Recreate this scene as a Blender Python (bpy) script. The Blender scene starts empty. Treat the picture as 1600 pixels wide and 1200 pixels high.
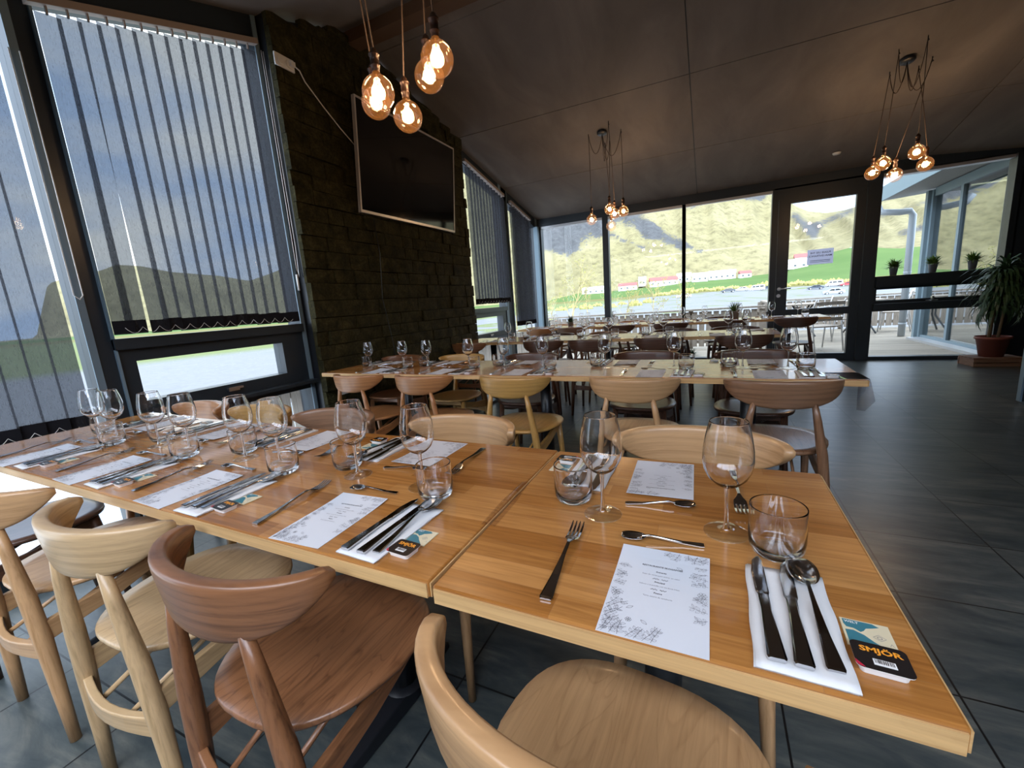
import bpy, bmesh, math, random
from mathutils import Vector, Matrix
random.seed(7)
D = bpy.data
S = bpy.context.scene
COL = S.collection
PI = math.pi

# ------------------------------------------------------------------ camera
cam_d = D.cameras.new('camera'); cam = D.objects.new('camera', cam_d); COL.objects.link(cam)
cam_d.sensor_width = 36; cam_d.lens = 653.185 / 1600 * 36; cam_d.clip_start = 0.02; cam_d.clip_end = 3000
def cam_axes(a, b, c):
    f = Vector((math.sin(a)*math.cos(b), math.cos(a)*math.cos(b), math.sin(b)))
    r = Vector((math.cos(a), -math.sin(a), 0)); u = r.cross(f)
    return r*math.cos(c)+u*math.sin(c), -r*math.sin(c)+u*math.cos(c), f
_r, _u, _f = cam_axes(*[math.radians(v) for v in (-25.72069, -10.79202, -4.23030)])
CH = 1.16
cam.matrix_world = Matrix(((_r.x, _u.x, -_f.x, 0), (_r.y, _u.y, -_f.y, 0), (_r.z, _u.z, -_f.z, CH), (0, 0, 0, 1)))
S.camera = cam

# ------------------------------------------------------------------ world and sun
SUN_DIR = Vector((0.62, -0.60, 0.62)).normalized()      # towards the sun
w = D.worlds.new('sky'); S.world = w; w.use_nodes = True
nt = w.node_tree; nt.nodes.clear()
def wn(t, **k):
    n = nt.nodes.new(t)
    for a, b in k.items(): setattr(n, a, b)
    return n
tc = wn('ShaderNodeTexCoord'); sep = wn('ShaderNodeSeparateXYZ'); nt.links.new(tc.outputs['Generated'], sep.inputs[0])
mp = wn('ShaderNodeMapping'); mp.inputs['Scale'].default_value = (2.2, 2.2, 6.5); nt.links.new(tc.outputs['Generated'], mp.inputs[0])
nz = wn('ShaderNodeTexNoise'); nz.inputs['Scale'].default_value = 1.3; nz.inputs['Detail'].default_value = 6; nt.links.new(mp.outputs[0], nz.inputs['Vector'])
cr = wn('ShaderNodeValToRGB'); cr.color_ramp.elements[0].position = .38; cr.color_ramp.elements[1].position = .62
cr.color_ramp.elements[0].color = (.50, .66, .95, 1); cr.color_ramp.elements[1].color = (1.0, 1.0, 1.0, 1)
nt.links.new(nz.outputs[0], cr.inputs[0])
dt = wn('ShaderNodeVectorMath', operation='DOT_PRODUCT'); dt.inputs[1].default_value = SUN_DIR; nt.links.new(tc.outputs['Generated'], dt.inputs[0])
mr = wn('ShaderNodeMapRange'); mr.inputs['From Min'].default_value = -.3; mr.inputs['From Max'].default_value = 1
mr.inputs['To Min'].default_value = 1.5; mr.inputs['To Max'].default_value = 6.0
nt.links.new(dt.outputs['Value'], mr.inputs['Value'])
bg = wn('ShaderNodeBackground'); wo = wn('ShaderNodeOutputWorld')
nt.links.new(cr.outputs[0], bg.inputs[0]); nt.links.new(mr.outputs[0], bg.inputs[1]); nt.links.new(bg.outputs[0], wo.inputs[0])

S.view_settings.view_transform = 'Standard'; S.view_settings.look = 'None'
S.view_settings.exposure = 0.9; S.view_settings.gamma = 1.0; S.view_settings.use_curve_mapping = False
S.cycles.use_denoising = True
S.cycles.max_bounces = 14; S.cycles.transmission_bounces = 12; S.cycles.transparent_max_bounces = 24
S.cycles.diffuse_bounces = 4; S.cycles.glossy_bounces = 5
S.cycles.sample_clamp_indirect = 6.0; S.cycles.caustics_reflective = False; S.cycles.blur_glossy = 0.5
S.cycles.use_adaptive_sampling = True; S.cycles.adaptive_threshold = 0.02

# ------------------------------------------------------------------ materials
MATS = {}
class NM:
    def __init__(s, name):
        s.m = D.materials.new(name); s.m.use_nodes = True; s.t = s.m.node_tree; s.t.nodes.clear()
        s.out = s.n('ShaderNodeOutputMaterial'); MATS[name] = s.m
    def n(s, t, **k):
        n = s.t.nodes.new(t)
        for a, b in k.items():
            if a == 'ins':
                for i, v in b.items(): n.inputs[i].default_value = v
            else: setattr(n, a, b)
        return n
    def l(s, a, b): s.t.links.new(a, b)
    def bsdf(s, col=(.5,.5,.5), rough=.5, metal=0, spec=.5, coat=0):
        b = s.n('ShaderNodeBsdfPrincipled'); s.b = b
        b.inputs['Base Color'].default_value = (*col[:3], 1); b.inputs['Roughness'].default_value = rough
        b.inputs['Metallic'].default_value = metal; b.inputs['Specular IOR Level'].default_value = spec
        b.inputs['Coat Weight'].default_value = coat; b.inputs['Coat Roughness'].default_value = .12
        s.l(b.outputs[0], s.out.inputs[0]); return b
    def coord(s, scale=(1,1,1), kind='Object', rot=(0,0,0)):
        t = s.n('ShaderNodeTexCoord'); m = s.n('ShaderNodeMapping'); m.inputs['Scale'].default_value = scale
        m.inputs['Rotation'].default_value = rot
        s.l(t.outputs[kind], m.inputs[0]); return m.outputs[0]
    def noise(s, vec, scale=5, detail=3, rough=.5, dist=0):
        n = s.n('ShaderNodeTexNoise'); n.inputs['Scale'].default_value = scale; n.inputs['Detail'].default_value = detail
        n.inputs['Roughness'].default_value = rough; n.inputs['Distortion'].default_value = dist
        if vec is not None: s.l(vec, n.inputs['Vector'])
        return n.outputs[0]
    def ramp(s, fac, stops):
        r = s.n('ShaderNodeValToRGB'); e = r.color_ramp.elements
        while len(e) < len(stops): e.new(.5)
        for i, (p, c) in enumerate(stops): e[i].position = p; e[i].color = (*c[:3], 1)
        s.l(fac, r.inputs[0]); return r.outputs[0]
    def mix(s, fac, a, b, mode='MIX'):
        m = s.n('ShaderNodeMix', data_type='RGBA', blend_type=mode)
        for sock, v in ((m.inputs[0], fac), (m.inputs[6], a), (m.inputs[7], b)):
            if isinstance(v, bpy.types.NodeSocket): s.l(v, sock)
            elif isinstance(v, (int, float)): sock.default_value = v
            else: sock.default_value = (*v[:3], 1)
        return m.outputs[2]
    def bump(s, h, strength=.3, dist=.002):
        b = s.n('ShaderNodeBump'); b.inputs['Strength'].default_value = strength; b.inputs['Distance'].default_value = dist
        s.l(h, b.inputs['Height']); s.l(b.outputs[0], s.b.inputs['Normal'])
    def base(s, c): s.l(c, s.b.inputs['Base Color'])

def simple(name, col, rough=.5, metal=0, spec=.5, coat=0, var=0.0, vs=20):
    m = NM(name); m.bsdf(col, rough, metal, spec, coat)
    if var:
        n = m.noise(m.coord(), vs, 3)
        m.base(m.mix(n, [c*(1-var) for c in col], [min(1, c*(1+var)) for c in col]))
    return m.m
def wood(name, dark, light, axis=0, rough=.38, coat=.25, sc=1.0, cath=.0):
    m = NM(name); m.bsdf(light, rough, coat=coat)
    s = [55*sc]*3; s[axis] = (1.1 if axis == 0 else 2.0)*sc
    if axis == 0: s[1] = 5*sc
    n1 = m.noise(m.coord(tuple(s)), 1.6, 5, .65, .4)
    s2 = [9*sc]*3; s2[axis] = 1.6*sc
    if axis == 0: s2[1] = 1.5*sc
    n2 = m.noise(m.coord(tuple(s2)), 1.2, 2, .5, .8)
    # growth rings cut by the surface: bands of a slow noise
    bd = m.n('ShaderNodeMath', operation='MULTIPLY'); bd.inputs[1].default_value = 11; m.l(n2, bd.inputs[0])
    fr = m.n('ShaderNodeMath', operation='FRACT'); m.l(bd.outputs[0], fr.inputs[0])
    deep = [c*.62 for c in dark]; pale = [min(1, c*1.22) for c in light]
    a = m.ramp(n1, [(.32, dark), (.5, light), (.68, pale)])
    b = m.ramp(fr.outputs[0], [(.0, light), (.75, light), (.93, dark), (1, light)])
    c = m.mix(.10+cath, a, b); m.base(m.mix(m.ramp(n2, [(.32,(.22,.22,.22)), (.6,(0,0,0))]), c, dark)); m.bump(n1, .12, .0008)
    return m.m
WOODC = {
 'tan':     ('light tan beech', (0.3360,0.1786,0.0782), (0.4704,0.2736,0.1292)),
 'russet':  ('russet stained wood', (.085,.031,.012), (.235,.100,.042)),
 'ash':     ('pale ash wood', (0.3360,0.2204,0.1054), (0.5208,0.3496,0.1836)),
 'honey':   ('honey beech', (0.3528,0.1900,0.0816), (0.5040,0.2964,0.1428)),
 'golden':  ('golden lacquered wood', (0.2856,0.1520,0.0408), (0.4368,0.2432,0.0680)),
 'amber':   ('amber brown wood', (0.1848,0.0722,0.0245), (0.3612,0.1596,0.0578)),
 'brown':   ('mid brown wood', (0.1092,0.0532,0.0272), (0.2352,0.1216,0.0646)),
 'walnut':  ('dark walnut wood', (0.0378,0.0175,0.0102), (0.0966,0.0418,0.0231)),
}
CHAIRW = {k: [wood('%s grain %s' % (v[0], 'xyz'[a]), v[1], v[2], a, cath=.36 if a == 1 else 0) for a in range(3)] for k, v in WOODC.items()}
def butcher(name, hue):
    m = NM(name); m.bsdf((.5,.3,.1), .24, spec=.55, coat=.35); m.b.inputs['Coat Roughness'].default_value = .08
    v = m.coord()
    br = m.n('ShaderNodeTexBrick', offset=.37, squash=1.0, ins={'Scale': 1.0, 'Mortar Size': .0003, 'Mortar Smooth': 0, 'Bias': 0, 'Brick Width': .30, 'Row Height': .047,
             'Color1': (0,0,0,1), 'Color2': (1,1,1,1), 'Mortar': (.5,.5,.5,1)})
    m.l(v, br.inputs['Vector'])
    blocks = m.ramp(br.outputs['Color'], [(.0, hue[0]), (.35, hue[1]), (.7, hue[2]), (1, hue[3])])
    g = m.noise(m.coord((3, 60, 60)), 2.2, 5, .6, .6)
    gr = m.ramp(g, [(.3, (.72,.66,.6)), (.65, (1.08,1.05,1.0))])
    c = m.mix(1.0, blocks, gr, 'MULTIPLY')
    c = m.mix(br.outputs['Fac'], c, (.3,.14,.05))
    m.base(c); m.bump(g, .06, .0004); return m.m
M_TOP = butcher('oak butcher block', ((0.3108,0.1221,0.0260), (0.4032,0.1776,0.0465), (0.4536,0.2109,0.0620), (0.5040,0.2479,0.0806)))
M_EDGE = wood('pale oak edge', (0.4050,0.2268,0.0836), (0.5940,0.3696,0.1596), rough=.5, coat=.1)

M_FRAME = simple('dark blue grey frame paint', (.018,.027,.036), .38, spec=.5)
M_BLUE = simple('blue grey of lit posts', (.16,.24,.30), .5)  # daylight falling on the window posts is put into this lighter tone
M_BLACK = simple('black powder coated steel', (.012,.014,.018), .35)
M_STEEL = simple('polished cutlery steel', (.55,.55,.56), .10, metal=1)
M_CHROME = simple('brushed handle steel', (.6,.6,.6), .3, metal=1)
M_WHITE = simple('white plastic', (.75,.75,.74), .4)
M_TVF = simple('silver television bezel', (.55,.52,.5), .35, metal=.3)
M_SCREEN = simple('glossy black screen', (.003,.003,.0035), .06, spec=.6)
M_NAPK = NM('white embossed tissue'); M_NAPK.bsdf((.70,.70,.71), .85)
M_NAPK.bump(M_NAPK.noise(M_NAPK.coord(), 60, 2), .5, .002); M_NAPK = M_NAPK.m
M_PAPER = simple('menu card paper', (.64,.66,.71), .6)
M_INK = simple('black ink', (.03,.03,.04), .6)
M_INKL = simple('grey ink', (.16,.16,.19), .6)
M_TEAL = simple('teal print', (.035,.17,.22), .5)
M_CREAM = simple('cream sachet foil', (.66,.58,.40), .45)
M_LID = simple('black printed lid', (.015,.012,.012), .25)
M_ORANGE = simple('orange print', (.85,.33,.03), .35)
M_RED = simple('red print', (.5,.02,.05), .35)
M_TUB = simple('white butter tub', (.8,.8,.8), .35)
m = NM('lilac grey sign paper'); d = m.n('ShaderNodeBsdfDiffuse'); d.inputs[0].default_value = (.40,.40,.50,1)
tl = m.n('ShaderNodeBsdfTranslucent'); tl.inputs[0].default_value = (.72,.72,.82,1); mx = m.n('ShaderNodeMixShader'); mx.inputs[0].default_value = .8
m.l(d.outputs[0], mx.inputs[1]); m.l(tl.outputs[0], mx.inputs[2]); m.l(mx.outputs[0], m.out.inputs[0]); M_SIGN = m.m
M_SIGNI = simple('dark violet print', (.06,.05,.10), .7)
M_TERRA = simple('terracotta plastic', (.23,.07,.05), .5)
M_SOIL = simple('dark soil', (.03,.02,.015), .95)
M_ZINC = simple('galvanised zinc', (.45,.46,.47), .35, metal=.8, var=.15)
M_GREYPOT = simple('grey pot', (.22,.23,.24), .6)
M_LEAF = simple('fresh green leaf', (.10,.20,.035), .5, var=.4, vs=40)
M_LEAFD = simple('dark strap leaf', (.045,.10,.045), .42, var=.35, vs=12)
M_STEM = simple('yucca stem', (.20,.15,.09), .8, var=.3)
M_PALLET = wood('weathered pallet wood', (.12,.07,.045), (.26,.16,.11), rough=.7, coat=0)
M_CORD = simple('brown fabric cord', (.05,.03,.02), .8)
M_CLADB = simple('blue grey cladding', (.20,.27,.31), .5)
M_FENCE = wood('weathered fence boards', (.13,.11,.09), (.25,.215,.18), axis=2, rough=.8, coat=0)
M_ALU = simple('bare aluminium', (.55,.56,.58), .4, metal=.6)

def schlick(m, f0):
    lw = m.n('ShaderNodeLayerWeight'); lw.inputs[0].default_value = .5
    p = m.n('ShaderNodeMath', operation='POWER'); p.inputs[1].default_value = 5; m.l(lw.outputs['Facing'], p.inputs[0])
    a = m.n('ShaderNodeMath', operation='MULTIPLY_ADD', use_clamp=True); a.inputs[1].default_value = 1-f0; a.inputs[2].default_value = f0; m.l(p.outputs[0], a.inputs[0]); return a.outputs[0]
def glassmix(name, tint=(1,1,1), refl=(1,1,1), ior=1.45, base=0.0):
    m = NM(name); tr = m.n('ShaderNodeBsdfTransparent'); tr.inputs[0].default_value = (*tint, 1)
    gl = m.n('ShaderNodeBsdfGlossy'); gl.inputs[0].default_value = (*refl, 1); gl.inputs['Roughness'].default_value = 0
    mx = m.n('ShaderNodeMixShader'); m.l(schlick(m, ((ior-1)/(ior+1))**2+base), mx.inputs[0]); m.l(tr.outputs[0], mx.inputs[1]); m.l(gl.outputs[0], mx.inputs[2])
    m.l(mx.outputs[0], m.out.inputs[0]); return m.m
M_PANE = glassmix('window glass', (.95,.975,.97), ior=1.24)
M_FILM = glassmix('clear plastic film sheet', (.93,.90,.90), ior=1.5, base=.06)
m = NM('clear drinking glass'); g = m.n('ShaderNodeBsdfGlass'); g.inputs['IOR'].default_value = 1.47; g.inputs['Roughness'].default_value = 0
m.l(g.outputs[0], m.out.inputs[0]); M_GLASS = m.m
# amber coated bulb glass: mostly clear, a thin coat that scatters a little
m = NM('amber tinted bulb glass'); tr = m.n('ShaderNodeBsdfTransparent'); tr.inputs[0].default_value = (.985,.945,.89,1)
tl = m.n('ShaderNodeBsdfTranslucent'); tl.inputs[0].default_value = (.9,.45,.15,1)
gl = m.n('ShaderNodeBsdfGlossy'); gl.inputs['Roughness'].default_value = .02
m1 = m.n('ShaderNodeMixShader'); m1.inputs[0].default_value = .014; m.l(tr.outputs[0], m1.inputs[1]); m.l(tl.outputs[0], m1.inputs[2])
m2 = m.n('ShaderNodeMixShader'); m.l(schlick(m, .06), m2.inputs[0]); m.l(m1.outputs[0], m2.inputs[1]); m.l(gl.outputs[0], m2.inputs[2])
m.l(m2.outputs[0], m.out.inputs[0]); M_BULB = m.m
m = NM('glowing filament'); e = m.n('ShaderNodeEmission'); e.inputs[0].default_value = (1,.55,.20,1); e.inputs[1].default_value = 34
m.l(e.outputs[0], m.out.inputs[0]); M_FIL = m.m

def fabric(name, col, thru):
    m = NM(name); d = m.n('ShaderNodeBsdfDiffuse'); d.inputs[0].default_value = (*col, 1)
    tl = m.n('ShaderNodeBsdfTranslucent'); tl.inputs[0].default_value = (*[c*1.3 for c in col], 1)
    a = m.n('ShaderNodeMixShader'); a.inputs[0].default_value = .5; m.l(d.outputs[0], a.inputs[1]); m.l(tl.outputs[0], a.inputs[2])
    tr = m.n('ShaderNodeBsdfTransparent'); tr.inputs[0].default_value = (.86,.92,1,1)
    n = m.noise(m.coord((160,160,25)), 1.5, 2)
    f = m.n('ShaderNodeMapRange'); f.inputs['From Min'].default_value = .3; f.inputs['From Max'].default_value = .7
    f.inputs['To Min'].default_value = thru*.92; f.inputs['To Max'].default_value = thru*1.08; m.l(n, f.inputs['Value'])
    b = m.n('ShaderNodeMixShader'); m.l(f.outputs[0], b.inputs[0]); m.l(a.outputs[0], b.inputs[1]); m.l(tr.outputs[0], b.inputs[2])
    m.l(b.outputs[0], m.out.inputs[0]); return m.m
M_BLIND = fabric('dark screen fabric', (.045,.045,.05), .155)
M_RAIL = simple('taupe aluminium rail', (.30,.25,.22), .5)
M_BLINDW = fabric('folded screen fabric', (.03,.03,.035), .015)

# slate floor: 45 cm tiles, grout lines where the photo has them
m = NM('slate floor tiles'); m.bsdf((.06,.07,.075), .36, spec=.45)
tcn = m.n('ShaderNodeTexCoord')
br = m.n('ShaderNodeTexBrick', offset=0.0, squash=1.0, ins={'Scale': 1.0, 'Mortar Size': .0030, 'Mortar Smooth': 0, 'Brick Width': .447, 'Row Height': .455,
      'Color1': (.0,.0,.0,1), 'Color2': (1,1,1,1), 'Mortar': (.5,.5,.5,1)})
mpn = m.n('ShaderNodeMapping'); mpn.inputs['Location'].default_value = (-.645+4.47, -2.29+4.55, 0)
m.l(tcn.outputs['Object'], mpn.inputs[0]); m.l(mpn.outputs[0], br.inputs['Vector'])
wv = m.noise(m.coord((1.2, 5, 1), rot=(0,0,.3)), 1.8, 6, .62, 1.2)
fine = m.noise(m.coord((2.2, 7, 1), rot=(0,0,-.35)), 2.4, 6, .62, .9)
c = m.ramp(wv, [(.3, (0.0369,0.0487,0.0542)), (.5, (0.0632,0.0753,0.0792)), (.72, (0.1264,0.1306,0.1221))])
c2 = m.ramp(fine, [(.35, (.7,.75,.78)), (.7, (1.35,1.3,1.2))])
c = m.mix(1, c, c2, 'MULTIPLY')
tv = m.mix(br.outputs['Color'], (.78,.80,.82), (1.25,1.22,1.18))
c = m.mix(1, c, tv, 'MULTIPLY')
c = m.mix(br.outputs['Fac'], c, (.008,.009,.010)); m.base(c)
rr = m.n('ShaderNodeMapRange'); rr.inputs['To Min'].default_value = .25; rr.inputs['To Max'].default_value = .38; m.l(fine, rr.inputs['Value']); m.l(rr.outputs[0], m.b.inputs['Roughness'])
m.bump(fine, .05, .0015); M_FLOOR = m.m

m = NM('mossy split stone'); m.bsdf((.06,.055,.03), .9, spec=.2)
a = m.noise(m.coord((1,1,1)), 9, 6, .7, .5); b = m.noise(m.coord((1,1,1)), 55, 4, .6)
c = m.ramp(a, [(.3, (0.0093,0.0080,0.0029)), (.5, (0.0279,0.0247,0.0085)), (.7, (0.0576,0.0493,0.0200))])
c = m.mix(1, c, m.ramp(b, [(.3,(.6,.6,.6)), (.7,(1.4,1.4,1.3))]), 'MULTIPLY'); m.base(c); m.bump(b, .8, .006); M_STONE = m.m

m = NM('dark grey cement board ceiling'); m.bsdf((.07,.065,.06), .75, spec=.25)
a = m.noise(m.coord((1,.35,1)), 2.2, 5, .6, .6)
m.base(m.ramp(a, [(.3, (0.1250,0.1108,0.0994)), (.5, (0.1534,0.1363,0.1235)), (.75, (0.1988,0.1775,0.1590))])); M_CEIL = m.m
M_RIDGE = simple('brown ridge beam', (.09,.045,.02), .7)
M_DARKW = simple('dark grey wall paint', (.04,.042,.045), .8)

# ------------------------------------------------------------------ mesh builder
class MB:
    def __init__(s): s.v = []; s.f = []; s.mi = []; s.sm = []
    def add(s, vs, fs, mi=0, smooth=False, M=None):
        o = len(s.v)
        s.v += [tuple((M @ Vector(v)) if M else v) for v in vs]
        for f in fs: s.f.append([i+o for i in f]); s.mi.append(mi); s.sm.append(smooth)
        return s
    def box(s, c, d, mi=0, M=None, rz=0):
        x, y, z = [k/2 for k in d]
        vs = [(-x,-y,-z),(x,-y,-z),(x,y,-z),(-x,y,-z),(-x,-y,z),(x,-y,z),(x,y,z),(-x,y,z)]
        if rz: cr, sr = math.cos(rz), math.sin(rz); vs = [(a*cr-b*sr, a*sr+b*cr, e) for a, b, e in vs]
        vs = [(a+c[0], b+c[1], e+c[2]) for a, b, e in vs]
        return s.add(vs, [(0,3,2,1),(4,5,6,7),(0,1,5,4),(1,2,6,5),(2,3,7,6),(3,0,4,7)], mi, False, M)
    def b2(s, x0, x1, y0, y1, z0, z1, mi=0): return s.box(((x0+x1)/2,(y0+y1)/2,(z0+z1)/2), (abs(x1-x0),abs(y1-y0),abs(z1-z0)), mi)
    def tube(s, pts, rad, n=10, mi=0, cap=True, smooth=True):
        pts = [Vector(p) for p in pts]
        if not hasattr(rad, '__len__'): rad = [rad]*len(pts)
        vs = []; fs = []; prev = None
        for i, p in enumerate(pts):
            t = (pts[min(i+1, len(pts)-1)] - pts[max(i-1, 0)]).normalized()
            if prev is None:
                a = Vector((0,0,1)) if abs(t.z) < .9 else Vector((1,0,0))
                x = t.cross(a).normalized()
            else: x = (prev - t*prev.dot(t)).normalized()
            prev = x; y = t.cross(x)
            for k in range(n):
                an = 2*PI*k/n; vs.append(tuple(p + (x*math.cos(an)+y*math.sin(an))*rad[i]))
        for i in range(len(pts)-1):
            for k in range(n):
                a = i*n+k; b = i*n+(k+1) % n; fs.append((a, b, b+n, a+n))
        s.add(vs, fs, mi, smooth)
        if cap:
            o = len(s.v)-len(vs)
            s.f.append([o+k for k in range(n)][::-1]); s.mi.append(mi); s.sm.append(False)
            s.f.append([o+(len(pts)-1)*n+k for k in range(n)]); s.mi.append(mi); s.sm.append(False)
        return s
    def lathe(s, prof, n=32, mi=0, c=(0,0,0), smooth=True):
        vs = []; fs = []; idx = []
        for r, z in prof:
            if r < 1e-6: idx.append([len(vs)]*n); vs.append((c[0], c[1], c[2]+z))
            else:
                st = len(vs); idx.append([st+k for k in range(n)])
                for k in range(n): an = 2*PI*k/n; vs.append((c[0]+r*math.cos(an), c[1]+r*math.sin(an), c[2]+z))
        for i in range(len(prof)-1):
            A, B = idx[i], idx[i+1]
            for k in range(n):
                q = [A[k], A[(k+1) % n], B[(k+1) % n], B[k]]
                u = []
                for j in q:
                    if j not in u: u.append(j)
                if len(u) >= 3: fs.append(tuple(u))
        return s.add(vs, fs, mi, smooth)
    def prism(s, poly, z0, z1, mi=0, smooth=False, M=None):
        n = len(poly); vs = [(x, y, z0) for x, y in poly]+[(x, y, z1) for x, y in poly]
        fs = [tuple(range(n))[::-1], tuple(range(n, 2*n))]
        o = len(s.v); s.add(vs, fs, mi, False, M)
        for i in range(n): s.f.append([o+i, o+(i+1) % n, o+n+(i+1) % n, o+n+i]); s.mi.append(mi); s.sm.append(smooth)
        return s
    def loft(s, rings, mi=0, smooth=True, cap=True, closed=True, M=None):
        n = len(rings[0]); vs = [p for r in rings for p in r]; fs = []
        for i in range(len(rings)-1):
            for k in range(n if closed else n-1):
                a = i*n+k; b = i*n+(k+1) % n; fs.append((a, b, b+n, a+n))
        if cap: fs.append(tuple(range(n))[::-1]); fs.append(tuple(range((len(rings)-1)*n, len(rings)*n)))
        return s.add(vs, fs, mi, smooth, M)
    def mesh(s, name, mats):
        me = D.meshes.new(name); me.from_pydata([tuple(v) for v in s.v], [], s.f)
        for m in (mats if isinstance(mats, (list, tuple)) else [mats]): me.materials.append(m)
        me.polygons.foreach_set('material_index', s.mi); me.polygons.foreach_set('use_smooth', s.sm)
        me.update(); return me
    def build(s, name, mats, parent=None, loc=(0,0,0), recalc=True):
        me = s.mesh(name, mats)
        if recalc:
            bm = bmesh.new(); bm.from_mesh(me); bmesh.ops.recalc_face_normals(bm, faces=bm.faces); bm.to_mesh(me); bm.free()
        o = D.objects.new(name, me); COL.objects.link(o); o.location = loc
        if parent: o.parent = parent
        return o
def bevel(o, w=.003, seg=2, ang=40):
    b = o.modifiers.new('b', 'BEVEL'); b.width = w; b.segments = seg; b.limit_method = 'ANGLE'; b.angle_limit = math.radians(ang); return o
def tag(o, label, cat, group=None, kind=None):
    o['label'] = label; o['category'] = cat
    if group: o['group'] = group
    if kind: o['kind'] = kind
    return o
def empty(name, loc=(0,0,0), rz=0):
    o = D.objects.new(name, None); COL.objects.link(o); o.location = loc; o.rotation_euler = (0,0,rz); o.empty_display_size = .05; return o
def struct(o): o['kind'] = 'structure'; return o
USED = set()
def place(proto, loc, rz, label, cat, group=None):
    if proto.name in USED:
        r = proto.copy(); COL.objects.link(r)
        for ch in list(proto.children):
            c = ch.copy(); COL.objects.link(c); c.parent = r
            for g in list(ch.children):
                d = g.copy(); COL.objects.link(d); d.parent = c
    else: r = proto; USED.add(proto.name)
    r.location = loc; r.rotation_euler = (0, 0, rz)
    return tag(r, label, cat, group)
def text_mesh(txt, size, align='CENTER', bold=0.0, res=2):
    c = D.curves.new('t', 'FONT'); c.body = txt; c.size = size; c.align_x = align; c.align_y = 'CENTER'; c.resolution_u = res; c.offset = bold
    o = D.objects.new('t', c); COL.objects.link(o); bpy.context.view_layer.update()
    dg = bpy.context.evaluated_depsgraph_get(); me = D.meshes.new_from_object(o.evaluated_get(dg))
    vs = [tuple(v.co) for v in me.vertices]; fs = [tuple(p.vertices) for p in me.polygons]
    D.objects.remove(o); D.curves.remove(c); D.meshes.remove(me); return vs, fs

# ================================================================== SETTING
XW = -2.93; YF = 7.59
# floor
struct(MB().b2(-3.05, 6.1, -3.2, 7.66, -.08, 0).build('floor', M_FLOOR))
# ceiling: sloping boards with open joints, ridge at y=3.13
def zc(y): return 2.63+.2*(7.56-y) if y >= 3.16 else (3.51-.31*(3.16-y) if y > -.2 else 3.51-.31*3.36)
mb = MB()
def slab(x0, x1, y0, y1, dz0, dz1, mi, fn=zc, dx=0):
    vs = [(x0,y0,fn(y0)+dz0-dx*max(0, x0-2.5)),(x1,y0,fn(y0)+dz0-dx*max(0, x1-2.5)),(x1,y1,fn(y1)+dz0-dx*max(0, x1-2.5)),(x0,y1,fn(y1)+dz0-dx*max(0, x0-2.5))]
    vs += [(a,b,c+dz1-dz0) for a,b,c in vs]
    mb.add(vs, [(0,3,2,1),(4,5,6,7),(0,1,5,4),(1,2,6,5),(2,3,7,6),(3,0,4,7)], mi)
ys = [7.7, 6.2, 4.81, 3.42, 3.17]; xs = [-3.1, -.21, 2.5, 6.1]
g = .0045
for i in range(4):
    for j in range(3):
        slab(xs[j]+(g if j else 0), xs[j+1]-g, ys[i+1]+g, ys[i]-(g if i else 0), 0, .02, 0, dx=.10 if j == 2 else 0)
ysf = [3.15, 1.76, .37, -.2]
for i in range(3):
    for j in range(3):
        slab(xs[j]+g, xs[j+1]-g, ysf[i+1]+(g if i < 2 else 0), ysf[i]-(g if i else 0), 0, .02, 0, dx=.10 if j == 2 else 0)
KX0, KX1, KY0, KY1 = -2.3, 3.3, -2.8, -.75  # unseen skylight opening, added to let daylight onto the nearest table
for x0, x1, y0, y1 in ((-3.1, KX0, -3.3, -.2), (KX1, 6.1, -3.3, -.2), (KX0, KX1, KY1, -.2), (KX0, KX1, -3.3, KY0)):
    slab(x0, x1, y0, y1, 0, .02, 0); slab(x0, x1, y0, y1, .02, .10, 1)
for x in (-.5, 1.4): slab(x-.04, x+.04, KY0, KY1, 0, .10, 1)
for a, b in ((3.15, 7.7), (-.2, 3.17)):
    slab(-3.1, 2.5, a, b, .02, .10, 1); slab(2.5, 6.1, a, b, .02, .10, 1, dx=.1)
struct(mb.build('ceiling', [M_CEIL, M_BLACK]))
o = MB().b2(-2.93, 6.0, 3.09, 3.23, 3.40, 3.56).build('trim_1', M_RIDGE); struct(o)

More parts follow.
